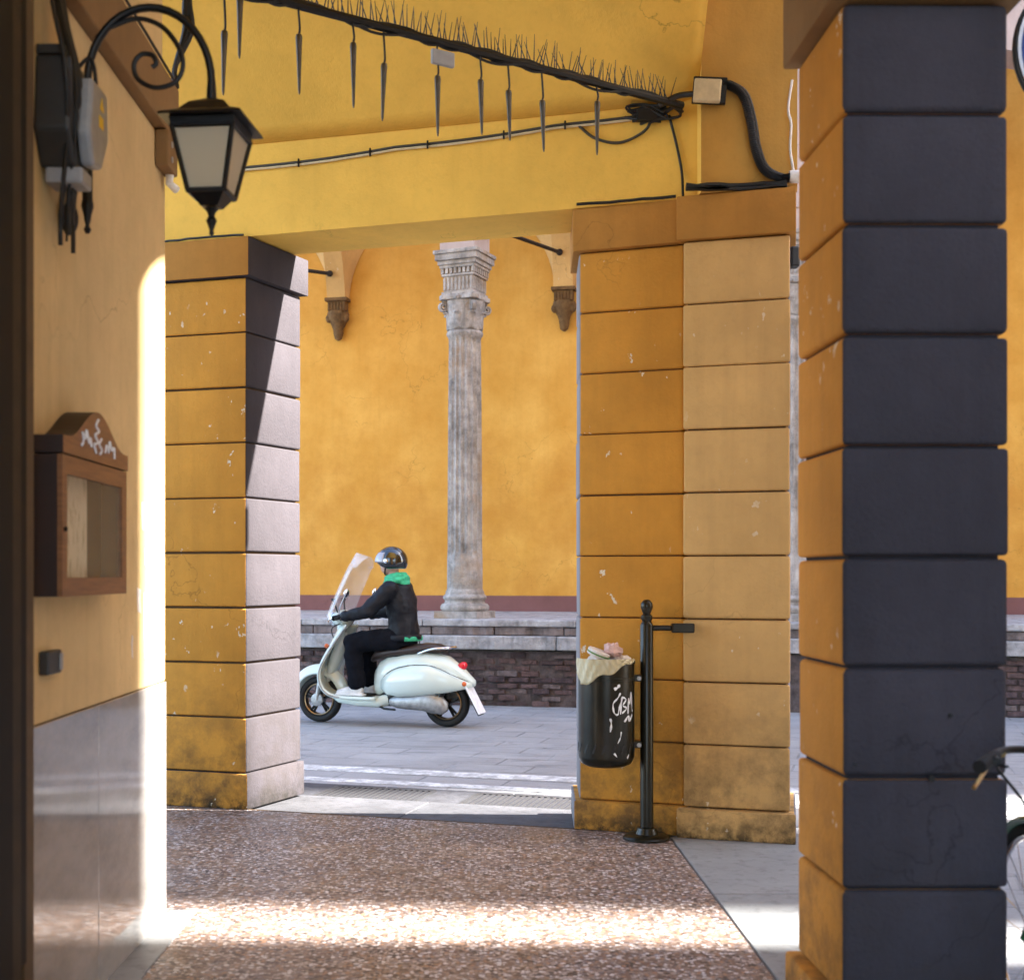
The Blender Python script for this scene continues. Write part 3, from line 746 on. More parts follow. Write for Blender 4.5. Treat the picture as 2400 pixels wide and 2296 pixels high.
# conduit along the lintel wall
t = thing('wall_conduit', 'pale cable run clipped along the yellow wall above the opening', 'cable', F(1.0, -.01, 3.88))
cz = lambda u: 3.80 + .075 * (u / 2.5) - .012 * abs(math.sin(u * 3.3))
MB().tube([F(u * .0625 - .3, -.012, cz(u * .0625 - .3)) for u in range(45)], .0075, 6).build('cable_run', 'palebox', t, smooth=60)
MB().tube([F(u * .0625 - .3, -.014, cz(u * .0625 - .3) + .014) for u in range(45)], .008, 6).build('cable_run', 'greycable', t, smooth=60)
for u in (-.1, .35, .8, 1.15, 1.6, 1.95):
    MB().tube([F(u, -.02, cz(u) - .016), F(u, -.026, cz(u) + .006), F(u, -.02, cz(u) + .03)], .006, 5).build('clip', 'black', t)
tag(MB().tube(bez([F(2.02, -.01, 3.86), F(2.12, -.015, 3.775), F(2.26, -.015, 3.74), F(2.40, -.015, 3.80), F(2.42, -.012, 3.90)], 8), .008, 6).build('cable_loop', 'greycable', smooth=60), 'grey cable loop sagging on the yellow wall near the rod end', 'cable')
b = MB()
for k in range(7):
    q = [F(2.40 + random.uniform(-.12, .18), -.03 + random.uniform(-.04, .01), 3.87 + random.uniform(-.05, .06)) for _ in range(4)]
    b.tube(bez(q, 6), random.uniform(.006, .011), 5)
b.box(tuple(F(2.36, -.08, 3.83)), tuple(F(2.36, -.08, 3.83) + Vector((.13, .04, .06))))
tag(b.build('cable_knot', 'cable', smooth=50), 'tangle of black cables where the tie rod meets the corner pillar', 'cables')
tag(MB().tube(bez([F(2.52, -.012, 3.86), F(2.56, -.012, 3.70), F(2.588, -.012, 3.55), F(2.60, -.05, 3.412)], 8), .0075, 6).build('drop_cable', 'cable', smooth=60), 'thin black cable dropping to the cornice of the corner pillar', 'cable')
t = thing('cornice_cables', 'two dark cables lying along the cornice of the corner pillar', 'cables', F(2.5, -.03, 3.405))
MB().tube([F(2.02 + k * .06, -.040 + random.uniform(-.004, .004), 3.412 + random.uniform(0, .006)) for k in range(10)], .0085, 6).build('cable', 'cable', t, smooth=60)
for j in range(3):
    MB().tube([(lambda p: Vector((p.x, min(p.y, 6.83), p.z)))(F(2.60 + k * .06, -.062 + .006 * j, 3.418 + .016 * (j % 2) + random.uniform(-.004, .006))) for k in range(10)], .012, 6).build('cable', 'cable', t, smooth=60)
tag(MB().tube([F(-.62 + k * .062, -.036, 3.410 + random.uniform(-.003, .004)) for k in range(11)], .007, 6).build('cornice_cable', 'cable', smooth=60), 'dark cable along the cornice of the pillar with grey street face', 'cable')
# pale junction box and ribbed conduit, fixed on the curve of the arch
def I(x, z, off=.03): return Vector((x, 5.585 + math.sqrt(1.262 ** 2 - max(0, z - 3.93) ** 2) - off, z))
t = thing('pier_junction_box', 'cream junction box fixed above the corner pillar', 'junction box', tuple(I(1.21, 3.83)))
mm = Matrix.Rotation(-FA * .4, 3, 'Z'); mt = Matrix.Rotation(R(5), 3, 'Y'); jb = I(1.215, 3.905, .06)
b = MB(); b.box((-.07, -.045, -.058), (.07, 0, .058)); b.v = [mm @ (mt @ v) + jb for v in b.v]; b.build('case', 'palebox', t, bevel=.008)
b = MB(); b.box((-.075, .001, -.055), (.10, .03, .085)); b.v = [mm @ (mt @ v) + jb for v in b.v]; b.build('backplate', 'black', t, bevel=.006)
pc = bez([I(1.285, 3.95, .05), I(1.33, 3.945, .05), I(1.404, 3.893, .045), I(1.445, 3.76, .04), I(1.47, 3.615, .04), I(1.515, 3.51, .04), I(1.60, 3.462, .05), I(1.665, 3.47, .05)], 26)
t = thing('ribbed_conduit', 'dark ribbed flexible conduit curving down from the cream junction box', 'conduit', tuple(I(1.45, 3.44)))
MB().tube(pc, [.024 if k % 2 else .019 for k in range(len(pc))], 10).build('hose', 'conduit', t, smooth=20)
MB().tube([p + Vector((.022, .022, .014)) for p in pc], .017, 8).build('inner_cable', 'cable', t, smooth=60)
MB().tube(bez([Vector((.98, 6.86, 3.865)), Vector((1.06, 6.80, 3.89)), jb + Vector((-.065, -.01, -.01))], 6), .016, 8).build('connector_pipe', 'conduit', t, smooth=60)
b = MB(); b.lathe([(.03, -.03), (.034, -.02), (.034, .02), (.03, .03)], (0, 0, 0), 12, 'X'); b.v = [v + I(1.675, 3.47, .05) for v in b.v]
tag(b.build('conduit_cap', 'whitecable', smooth=40), 'white plastic coupling at the end of the ribbed conduit', 'coupling')
tag(MB().tube(bez([I(1.675, 3.49), I(1.655, 3.62), I(1.66, 3.75), I(1.645, 3.83), I(1.665, 3.98)], 8), .007, 6).build('white_wire', 'whitecable', smooth=60), 'thin white wire rising from the white coupling beside the pier', 'cable')
tag(MB().box((1.672, 6.87, 3.02), (1.722, 6.94, 3.13)).build('black_box', 'darkgrey', bevel=.012), 'small black box on the outer edge of the corner pillar', 'box')

# ------------------------------------------------------------------ litter bin on its post
BP = Vector((.916, 6.90, 0))
t = thing('litter_bin', 'dark bronze cylindrical litter bin with scrawl, hung on a black post', 'litter bin', tuple(BP))
b = MB(); b.lathe([(.035, .006), (.035, 1.13), (.030, 1.14), (.024, 1.15), (.030, 1.165), (.030, 1.18), (.020, 1.19), (.026, 1.205), (.033, 1.225), (.031, 1.245), (.018, 1.262), (.004, 1.266)], BP, 20)
b.build('post', 'binpaint', t, smooth=40)
MB().lathe([(.125, .002), (.125, .012), (.115, .022), (.06, .03), (.05, .06), (.036, .066)], BP, 24).build('base_plate', 'binpaint', t, smooth=40)
b = MB(); b.tube([BP + Vector((.03, 0, 1.115)), BP + Vector((.13, -.005, 1.115))], .016, 8); b.box(tuple(BP + Vector((.13, -.03, 1.09))), tuple(BP + Vector((.25, .02, 1.14))))
b.build('side_arm', 'binpaint', t, bevel=.006)
BC = Vector((.700, 6.88, .385)); BR = .148
b = MB(); b.lathe([(.02, .0), (.10, .006), (.132, .022), (.146, .05), (.148, .06), (.148, .46), (.151, .462), (.151, .475), (.148, .477), (.148, .545), (.152, .548), (.152, .56), (.143, .56), (.140, .50), (.10, .49)], BC, 36)
body = b.build('bin_body', 'binpaint', t, smooth=40)
b = MB()
for k in range(18):
    a = 2 * math.pi * k / 18; d = Vector((math.cos(a), math.sin(a), 0)); p = BC + d * (BR + .0008); tn = Vector((-d.y, d.x, 0))
    i = b.verts([p + tn * -.016 + Vector((0, 0, .085)), p + tn * -.004 + Vector((0, 0, .085)), p + tn * .014 + Vector((0, 0, .13)), p + tn * .002 + Vector((0, 0, .13))]); b.quad(i, i + 1, i + 2, i + 3)
b.build('slots', 'cable', body, solid=.001)
for z in (.45, .10):
    MB().box((BC.x + .135, BC.y - .02, BC.z + z), (BP.x - .03, BC.y + .025, BC.z + z + .035)).build('bracket', 'binpaint', t, bevel=.004)
    MB().tube([(BC.x + .17, BC.y - .03, BC.z + z + .017), (BC.x + .17, BC.y + .03, BC.z + z + .017)], .012, 8).build('bolt', 'alu', t)
# liner folded over the rim
b = MB()
def lf(s_, q):
    a = R(-190 + s_ * 165); drop = .015 + .13 * max(0, 1 - abs(s_ - .22) / (.22 if s_ < .22 else .70)) + .010 * math.sin(s_ * 22)
    r = BR + .007 + .0018 * math.sin(s_ * 47 + q * 9) + .0014 * math.sin(s_ * 91 - q * 13)
    if q < .25: return BC + Vector((math.cos(a) * (BR - .012 + q * .06), math.sin(a) * (BR - .012 + q * .06), .552 + q * .09))
    z = .574 - (q - .25) / .75 * drop
    return BC + Vector((math.cos(a) * r, math.sin(a) * r, z))
b.grid(120, 12, lf); b.build('liner_bag', 'liner', t, smooth=60, solid=.0015)
# scrawl on the bin, as paint ribbons following the drum
def onbin(s_, z, off=.0012):   # s_ metres along the surface from the point facing the street corner
    a = R(-80) + s_ / BR; return BC + Vector((math.cos(a) * (BR + off), math.sin(a) * (BR + off), z))
def ribbon(pts, w_, name='scrawl'):
    pts = [(p.x, p.z) for p in bez([(x, 0, z) for x, z in pts], 6)]; b = MB(); prev = None
    for i, (x, z) in enumerate(pts):
        j = min(i, len(pts) - 2); dx, dz = pts[j + 1][0] - pts[j][0], pts[j + 1][1] - pts[j][1]; l_ = math.hypot(dx, dz) or 1
        nx, nz = -dz / l_, dx / l_; ww = w_ * (.7 + .3 * math.sin(i * .9))
        k = b.verts([onbin(x + nx * ww / 2, z + nz * ww / 2), onbin(x - nx * ww / 2, z - nz * ww / 2)])
        if prev is not None: b.quad(prev, prev + 1, k + 1, k)
        prev = k
    b.build(name, 'whitepaint', body, solid=.0006)
ribbon([(.035, .40), (.02, .375), (-.005, .345), (.0, .30), (.02, .29), (.03, .33), (.045, .37)], .010)
ribbon([(.045, .38), (.04, .34), (.035, .29)], .010)
ribbon([(.045, .38), (.07, .365), (.05, .335), (.075, .32), (.045, .295)], .010)
ribbon([(.085, .29), (.09, .37), (.10, .34), (.115, .40), (.118, .33), (.125, .30)], .010)
ribbon([(.06, .25), (.09, .28), (.095, .25), (.125, .285)], .012)
ribbon([(.0, .42), (.02, .43), (.03, .445)], .018)
ribbon([(-.02, .27), (-.015, .24), (-.02, .20)], .012)
ribbon([(.04, .20), (.035, .17), (.02, .14)], .007)
ribbon([(.0, .09), (.015, .07)], .010); ribbon([(.08, .06), (.095, .08)], .010)
# litter on top
def crumple(name, label, c, r, mat, seed):
    rnd = random.Random(seed); b = MB(); b.ellipsoid(c, r, 12, 7)
    cc = Vector(c); b.v = [cc + (v - cc) * rnd.uniform(.72, 1.2) for v in b.v]
    return tag(b.build(name, mat), label, 'litter', 'litter heaped on the bin')
crumple('paper_litter', 'crumpled pink paper heaped on top of the litter bin', (BC.x + .03, BC.y - .03, BC.z + .615), (.055, .05, .042), 'pinkpaper', 1)
crumple('paper_litter', 'crumpled white paper at the rim of the litter bin', (BC.x - .06, BC.y - .05, BC.z + .56), (.06, .05, .035), 'paper', 2)
crumple('paper_litter', 'crumpled pale bag corner at the post side of the litter bin', (BC.x + .08, BC.y - .02, BC.z + .56), (.06, .06, .03), 'paper', 3)
t = thing('food_carton', 'squashed cream carton with green stripe on top of the litter bin', 'litter', (BC.x - .05, BC.y - .05, BC.z + .585), 0, 'litter heaped on the bin', local=True)
t.rotation_euler = (R(14), R(18), R(20))
MB().prism([(.062 * math.cos(a * .4488), .062 * math.sin(a * .4488)) for a in range(14)], 0, .032).build('tub', 'paper', t, bevel=.003)
MB().prism([(.0635 * math.cos(a * .4488), .0635 * math.sin(a * .4488)) for a in range(14)], .010, .018).build('stripe', 'greenstripe', t)

# ------------------------------------------------------------------ arcade across the street
# ledge wall: bricks, two stone courses
t = thing('ledge_wall', 'low brick wall with stone ledge courses across the street', 'wall', G(0, -.3, -.06))
MB().prism([G2(-5.2, -.435), G2(7.6, -.435), G2(7.6, 2.9), G2(-5.2, 2.9)], -.07, .55).build('backing', 'mortar', t)
bm_ = {}
for mk in ('brick', 'brick2', 'brick3'):
    b = MB(); b.box((-.118, -.03, -.029), (.118, .03, .029)); o = b.build('brick', mk, None, bevel=.006, bseg=1); bm_[mk] = o.data
    bpy.data.objects.remove(o)
rnd = random.Random(4)
rows = 9
def brick_at(u, z, vv):
    me = bm_[rnd.choice(('brick', 'brick', 'brick2', 'brick3', 'brick3'))]
    o = bpy.data.objects.new('brick', me); C.objects.link(o); o.parent = t
    p = G(u, -.435 + vv, z) - ORIG[t.name]
    o.location = p; o.rotation_euler = (rnd.uniform(-.10, .10), rnd.uniform(-.03, .03), -GA + rnd.uniform(-.06, .06)); o.scale = (rnd.uniform(.72, 1.03), 1, rnd.uniform(.75, 1.08))
for r in range(rows):
    z = -.047 + r * .0655
    for k in range(26):
        u = -2.75 + k * .247 + (.123 if r % 2 else 0) + rnd.uniform(-.008, .008)
        if u > 2.3: continue
        if rnd.random() < .09: continue
        brick_at(u, z + rnd.uniform(-.006, .006), rnd.uniform(-.022, .028))
    for k in range(8): brick_at(5.6 + k * .247 + (.123 if r % 2 else 0), z, rnd.uniform(-.01, .01))
for (v0, v1, z0, z1, mt_, L_) in ((-.56, -.1, .575, .725, 'ledge', 1.35), (-.45, -.1, .728, .822, 'riser', .8), (-.50, 2.9, .825, .895, 'ledge', 1.6)):
    u = -5.2 + rnd.uniform(0, .4)
    while u < 7.4:
        l_ = L_ * rnd.uniform(.8, 1.15)
        nb = 9; fr2 = [G2(u + (l_ - .008) * i / nb, v0 + rnd.uniform(-.022, .016)) for i in range(nb + 1)]
        MB().prism(fr2 + [G2(u + l_ - .008, v1), G2(u, v1)], z0 + rnd.uniform(-.004, 0), z1 + rnd.uniform(-.006, .004)).build('ledge_slab', mt_, t, bevel=.014)
        u += l_
# wall behind
t = thing('far_wall', 'orange yellow plaster wall behind the arcade column across the street', 'wall', G(0, 2.9, .8))
MB().prism([G2(-6.5, 2.72), G2(8.5, 2.72), G2(8.5, 3.1), G2(-6.5, 3.1)], .896, 8.2).build('plaster', 'farwall', t)
MB().prism([G2(-6.5, 2.705), G2(8.5, 2.705), G2(8.5, 2.719), G2(-6.5, 2.719)], .896, 1.11).build('base_band', 'redband', t)
# columns
def column(label, u):
    t = thing('column', label, 'column', G(u, 0, .895), R(-24), 'columns of the arcade across the street', local=True)
    b = MB(); b.box((-.265, -.265, 0), (.265, .265, .085))
    b.lathe([(.262, .086), (.28, .11), (.28, .14), (.262, .165), (.235, .175), (.228, .20), (.236, .215), (.25, .23), (.25, .25), (.232, .27), (.222, .28), (.222, .30), (.205, .335)], (0, 0, 0), 32)
    b.build('base', 'marble', t, smooth=40)
    fl_ = lambda a, h: 1 - (.15 * (abs(math.sin(a * 9)) ** .8 if .75 < h < 3.19 else 0))
    b = MB(); b.lathe([(.203, .336), (.2015, .70), (.201, .76), (.200, .80), (.1975, 1.6), (.193, 2.4), (.186, 3.12), (.186, 3.17), (.190, 3.20), (.205, 3.22), (.21, 3.24), (.205, 3.262), (.192, 3.27)], (0, 0, 0), 160, mod=fl_)
    b.build('shaft', 'marble', t, smooth=50)
    K = .80                                   # the head is slim
    # capital: bell, leaves, volutes, abacus
    b = MB(); b.lathe([(.190, 3.27), (.20, 3.30), (.202, 3.40), (.215, 3.50), (.228, 3.585), (.235, 3.60)], (0, 0, 0), 48, mod=lambda a, h: 1 + .05 * abs(math.sin(a * 4)) * (1 if h < 3.56 else 0))
    cp = b.build('capital', 'marble', t, smooth=50)
    for k in range(8):
        a = 2 * math.pi * k / 8; d = Vector((math.cos(a), math.sin(a), 0)); tn = Vector((-d.y, d.x, 0)); b = MB()
        b.grid(8, 4, lambda s_, q: d * (.205 + .018 * s_ + .075 * max(0, s_ - .62) ** 1.3 * 2) + tn * ((q - .5) * .13 * (1 - .55 * s_ ** 2)) + Vector((0, 0, 3.285 + .22 * s_ - .28 * max(0, s_ - .8) ** 1.2 - .05 * abs(q - .5) * (1 - s_))) - d * (.05 * abs(q - .5)))
        b.build('leaf', 'marble', cp, smooth=60, solid=.018)
    for k in range(4):
        a = math.pi / 4 + k * math.pi / 2; d = Vector((math.cos(a), math.sin(a), 0)); sp2 = []
        for i in range(40):
            th_ = i / 39 * 4.2 * math.pi; r = .060 * (1 - i / 46); sp2.append(d * (.268 + r * math.cos(th_ + math.pi / 2)) + Vector((0, 0, 3.535 + r * math.sin(th_ + math.pi / 2))))
        b = MB(); b.tube([d * .18 + Vector((0, 0, 3.56)), d * .235 + Vector((0, 0, 3.605))] + sp2, [(.014, .034)] * 42, 6, up=(d.x, d.y, .3)); b.build('volute', 'marble', cp, smooth=50)
    ab = []
    for k in range(4):
        a = math.pi / 4 + k * math.pi / 2
        for q in (-.13, .13): ab.append((.30 * math.cos(a + q), .30 * math.sin(a + q)))
        ab.append((.205 * math.cos(a + math.pi / 4), .205 * math.sin(a + math.pi / 4)))
    MB().prism(ab, 3.61, 3.665).build('abacus', 'marble', cp, bevel=.008)
    for k in range(4):
        a = k * math.pi / 2; MB().ellipsoid((.212 * math.cos(a), .212 * math.sin(a), 3.632), (.035, .035, .035), 10, 6).build('rosette', 'marble', cp, smooth=60)
    # dosseret: fluted block with dentils and cornice
    b = MB(); b.box((-.225, -.225, 3.666), (.225, .225, 3.98)); b.box((-.25, -.25, 3.67), (.25, .25, 3.70))
    slim = lambda b: setattr(b, 'v', [Vector((v.x * K, v.y * K, v.z)) for v in b.v])
    slim(b); ds = b.build('dosseret', 'marble', t)
    def around(fn):
        for k in range(4):
            rm = Matrix.Rotation(k * math.pi / 2, 3, 'Z'); yield rm
    for rm in around(None):
        b = MB()
        for i in range(8):
            x = -.205 + i * .0586
            b.tube([(x, -.226, 3.72), (x, -.228, 3.86)], .017, 6)
        b.v = [rm @ v for v in b.v]; slim(b); b.build('flutes', 'marble', ds, smooth=50)
        b = MB()
        for i in range(8):
            x = -.235 + i * .067; b.box((x - .02, -.262, 3.905), (x + .02, -.224, 3.965))
        b.v = [rm @ v for v in b.v]; slim(b); b.build('dentils', 'marble', ds)
    b = MB()
    for (r, z0, z1) in ((.255, 3.875, 3.902), (.275, 3.966, 4.0), (.295, 4.0, 4.05), (.325, 4.05, 4.12), (.345, 4.12, 4.165)): b.box((-r, -r, z0), (r, r, z1))
    slim(b); b.build('cornice', 'marble', ds, bevel=.008)
    MB().box((-.215, -.215, 4.166), (.215, .215, 4.40)).build('impost', 'archwall', t, bevel=.006)
    return t
c0 = column('weathered fluted marble column with carved capital behind the scooter rider', 0)
dup(c0, G(3.64, 0, .895), 'weathered fluted marble column seen in the slit beside the corner pillar')
# arch wall over the columns
b = MB(); zs = 5.30; rr = 1.52
prof = []
for k in range(-2, 3):
    uc = (k + .5) * 3.64
    prof += [(uc - 1.82, zs), (uc - rr, zs)] + [(uc - rr * math.cos(math.pi * i / 20), zs + rr * math.sin(math.pi * i / 20)) for i in range(1, 20)] + [(uc + rr, zs)]
prof.append((uc + 1.82, zs))
fi = b.verts([G(u, -.24, z) for u, z in prof]); bi = b.verts([G(u, .24, z) for u, z in prof]); ft = b.verts([G(u, -.24, 13) for u, z in prof]); bt = b.verts([G(u, .24, 13) for u, z in prof])
for k in range(len(prof) - 1):
    b.quad(fi + k, fi + k + 1, ft + k + 1, ft + k); b.quad(bi + k, bt + k, bt + k + 1, bi + k + 1); b.quad(fi + k, bi + k, bi + k + 1, fi + k + 1); b.quad(ft + k, ft + k + 1, bt + k + 1, bt + k)
tag(b.build('arcade_wall', 'archwall', smooth=30), 'pale pink wall carried on round arches above the marble columns', 'wall')
# corbels with vault springers
def corbel(label, u):
    t = thing('corbel', label, 'corbel', G(u, 2.70, 4.2), -GA, 'corbels on the far wall', local=True)
    MB().prism([(-.16, 0), (.16, 0), (.16, -.19), (-.16, -.19)], .43, .475).build('abacus', 'corbel', t, bevel=.008)
    b = MB(); b.prism([(-.125, 0), (.125, 0), (.125, -.15), (-.125, -.15)], .30, .429)
    for i in range(6): b.box((-.118 + i * .043, -.162, .31), (-.095 + i * .043, -.149, .42))
    b.build('block', 'corbel', t)
    b = MB(); b.lathe([(.015, -.10), (.05, -.07), (.065, 0), (.07, .06), (.095, .12), (.135, .19), (.15, .25), (.13, .299)], (0, -.06, 0), 20, mod=lambda a, h: 1 + .10 * math.sin(a * 7 + h * 30))
    b.build('carved_drop', 'corbel', t, smooth=60)
    for s_ in (-1, 1): MB().ellipsoid((s_ * .12, -.10, .20), (.05, .055, .06), 10, 7).build('scroll', 'corbel', t, smooth=60)
    # springer: flaring plaster wedge
    b = MB()
    def ring(z): k = (z - .475); w_ = .14 + .05 * k + .42 * k ** 2.2; d = .165 + .10 * k + .30 * k ** 2; return [(-w_, 0, z), (-.13, -d, z), (.13, -d, z), (w_, 0, z)]
    prev = None
    for i in range(13):
        k = b.verts(ring(.476 + i * .085))
        if prev is not None:
            for q in range(4): b.quad(prev + q, prev + (q + 1) % 4, k + (q + 1) % 4, k + q)
        else: b.quad(k + 3, k + 2, k + 1, k)
        prev = k
    b.quad(prev, prev + 1, prev + 2, prev + 3)
    b.build('springer', 'ochre_pale', t, smooth=25)
    return t
def u_at(tanx, v):   # where the sight line x = tanx*y meets the far plane
    # G(u,v): x = GO.x + GU.x u + GV.x v ; y likewise
    return (tanx * (GO.y + GV.y * v) - GO.x - GV.x * v) / (GU.x - tanx * GU.y)
u1, u2 = u_at((792 - 1110) / 3056, 2.62), u_at((1322 - 1110) / 3056, 2.62)
corbel('brown carved corbel on the far wall near the pillar with grey street face', u1).location.z = 4.72
corbel('brown carved corbel on the far wall near the corner pillar', u2).location.z = 4.72
for (uu, z, end, lab) in ((u2 - .03, 5.62, (-.55, 14.9, 5.62), 'dark iron rod reaching from the far wall towards the marble column'), (u1 - .05, 5.50, (-4.6, 16.2, 5.50), 'dark iron rod reaching from the far wall behind the pillar with grey street face')):
    t = thing('arcade_rod', lab, 'tie rod', G(uu, 2.4, z)); p = G(uu, 2.42, z)
    MB().tube([p, Vector(end)], .026, 8).build('rod', 'iron_rod', t)
    MB().ellipsoid(p, (.045, .045, .045), 10, 7).build('end_knob', 'iron_rod', t, smooth=60)

# ------------------------------------------------------------------ scooter
SC = Vector((-.878, 12.59, -.05)); SR = math.atan2(.42, -1.253)
t = thing('scooter', 'pale mint motor scooter with windscreen ridden along the street', 'scooter', tuple(SC), SR, local=True)
def wheel(x, lab=None):
    w_ = bpy.data.objects.new('wheel', None)
    ring = lambda r: [(x + r * math.cos(a * math.pi / 24), 0, .226 + r * math.sin(a * math.pi / 24)) for a in range(49)]
    ty = MB().tube(ring(.190), [(.050, .036)] * 49, 12, cap=False, up=(0, 1, 0)).build('wheel', 'tyre', t, smooth=60)
    b = MB()
    for y in (-.034, .034): b.tube([(p[0], y, p[2]) for p in ring(.150)], .007, 6, cap=False)
    b.build('rim_lip', 'bronze', ty, smooth=40)
    MB().tube(ring(.150), [(.036, .010)] * 49, 8, cap=False, up=(0, 1, 0)).build('rim', 'rim', ty, smooth=40)
    b = MB()
    for k in range(5):
        a = 2 * math.pi * k / 5 + .3
        for q in (-.13, .13): b.tube([(x + .03 * math.cos(a), .0, .226 + .03 * math.sin(a)), (x + .152 * math.cos(a + q), .0, .226 + .152 * math.sin(a + q))], [(.016, .03), (.010, .024)], 6)
    b.lathe([(.04, -.055), (.045, -.04), (.045, .04), (.04, .055)], (x, 0, .226), 16, 'Y'); b.build('spokes', 'rim', ty)
    return ty
wheel(.66); wheel(-.66)
# rear body and side panels
b = MB(); b.loft([(-.945, 0, .425, .025, .025, 2.2), (-.90, 0, .44, .065, .05, 2.3), (-.82, 0, .475, .105, .095, 2.4), (-.68, 0, .525, .15, .145, 2.4), (-.48, 0, .55, .175, .17, 2.4), (-.28, 0, .53, .175, .175, 2.4), (-.10, 0, .49, .145, .185, 2.4), (.0, 0, .45, .12, .17, 2.4), (.05, 0, .42, .09, .13, 2.3)], 28)
b.build('rear_body', 'paint', t, smooth=60)
for s_ in (1, -1):
    b = MB(); b.loft([(-.925, s_ * .05, .405, .012, .018, 2), (-.85, s_ * .085, .415, .04, .05, 2.1), (-.72, s_ * .125, .435, .072, .10, 2.1), (-.55, s_ * .15, .46, .095, .145, 2.1), (-.38, s_ * .155, .45, .10, .155, 2.1), (-.22, s_ * .145, .43, .088, .145, 2.1), (-.10, s_ * .125, .41, .06, .11, 2.1), (-.03, s_ * .11, .40, .02, .05, 2)], 28)
    b.build('side_panel', 'paint', t, smooth=60)
b = MB(); b.loft([(.10, 0, .63, .06, .03, 2.5), (.04, 0, .675, .12, .05, 2.6), (-.10, 0, .70, .14, .05, 2.6), (-.30, 0, .725, .145, .05, 2.6), (-.45, 0, .745, .14, .05, 2.6), (-.58, 0, .745, .12, .045, 2.6), (-.65, 0, .73, .07, .03, 2.5)], 24)
b.build('seat', 'seat', t, smooth=60)
b = MB(); b.tube(bez([(-.42, .14, .70), (-.56, .155, .745), (-.70, .12, .755), (-.735, 0, .755), (-.70, -.12, .755), (-.56, -.155, .745), (-.42, -.14, .70)], 6), .011, 8); b.box((-.72, -.07, .742), (-.58, .07, .754)); b.build('grab_rail', 'chrome', t, smooth=50)
b = MB(); b.ellipsoid((-.80, 0, .565), (.075, .06, .042), 14, 9, Matrix.Rotation(R(40), 3, 'Y')); b.build('tail_light', 'red_tail', t, smooth=60)
b = MB(); b.box((-.93, -.085, .36), (-.915, .085, .46)); b.v = [Vector((v.x, v.y, v.z)) for v in b.v]
b = MB(); b.box((-.008, -.095, -.165), (.008, .095, .13), Matrix.Rotation(R(28), 3, 'Y'), (0, 0, 0)); b.v = [v + Vector((-.935, 0, .285)) for v in b.v]; b.build('number_plate', 'plate', t, bevel=.003)
b = MB(); b.box((-.006, -.07, -.20), (.006, .07, .12), Matrix.Rotation(R(28), 3, 'Y'), (0, 0, 0)); b.v = [v + Vector((-.905, 0, .30)) for v in b.v]; b.build('rear_mudflap', 'rim', t)
for s_ in (1, -1):
    b = MB(); b.ellipsoid((-.86, s_ * .10, .42), (.03, .025, .025), 10, 7); b.build('indicator', 'orange_lens', t, smooth=60)
# leg shield and floorboard as one bent sheet
path = bez([(.425, 0, .955), (.50, 0, .80), (.57, 0, .64), (.60, 0, .52), (.575, 0, .40), (.50, 0, .315), (.38, 0, .275), (.20, 0, .265), (.0, 0, .265)], 5)
wid = [.13, .21, .265, .28, .275, .26, .245, .235, .22]
def wl(s_): k = min(7.999, s_ * 8); i = int(k); return wid[i] + (wid[i + 1] - wid[i]) * (k - i)
b = MB(); NP = len(path) - 1
def shield(s_, q):
    p = path[round(s_ * NP)]; w_ = wl(s_); y = (q - .5) * 2; back = .11 * y * y * max(0, 1 - s_ * 1.35)
    return (p.x - back, w_ * y, p.z + (-.0 if s_ < .6 else .0))
b.grid(NP, 14, shield); b.build('leg_shield', 'paint', t, smooth=60, solid=.03)
for q in (0, 1):
    MB().tube([Vector(shield(k / NP, q)) for k in range(NP - 8)], .008, 6).build('shield_trim', 'alu', t, smooth=60)
for y in (-.12, -.06, .06, .12): MB().box((.06, y - .012, .281), (.40, y + .012, .288)).build('foot_rubber', 'tyre', t)
for s_ in (1, -1):
    MB().tube(bez([(-.90, s_ * .062, .437), (-.78, s_ * .152, .50), (-.58, s_ * .19, .585), (-.36, s_ * .198, .59), (-.18, s_ * .185, .545), (-.07, s_ * .15, .47)], 8), .0035, 5).build('panel_gap', 'rim', t)
    MB().tube(bez([(.36, s_ * .05, .99), (.46, s_ * .16, .93), (.47, s_ * .10, .80), (.52, s_ * .05, .66)], 8), .005, 6).build('brake_cable', 'tyre', t)
    MB().ellipsoid((.50, s_ * .20, .76), (.02, .035, .022), 10, 7).build('indicator', 'orange_lens', t, smooth=60)
MB().box((-.40, -.10, .66), (.02, .10, .685)).build('seat_base', 'rim', t, bevel=.006)
b = MB(); b.loft([(.50, 0, .285, .12, .03, 3), (.40, 0, .245, .17, .045, 3), (.20, 0, .225, .19, .05, 3), (.0, 0, .225, .17, .06, 3), (-.12, 0, .26, .12, .07, 3)], 20); b.build('underbody', 'paint', t, smooth=60)
b = MB(); b.loft([(.58, 0, .47, .03, .05, 2), (.56, 0, .47, .07, .10, 2.3), (.50, 0, .62, .085, .16, 2.3), (.44, 0, .74, .075, .17, 2.3), (.39, 0, .80, .05, .12, 2.2)], 18); b.build('glove_box', 'paint', t, smooth=60)
b = MB(); b.tube([(.40, 0, .93), (.63, 0, .40)], .03, 10); b.tube([(.63, .0, .42), (.635, .085, .38), (.66, .085, .226)], .022, 8); b.build('fork', 'alu', t, smooth=50)
b = MB(); b.lathe([(.062, -.02), (.062, .012), (.03, .02)], (.66, .075, .226), 16, 'Y'); b.build('front_hub', 'alu', t, smooth=40)
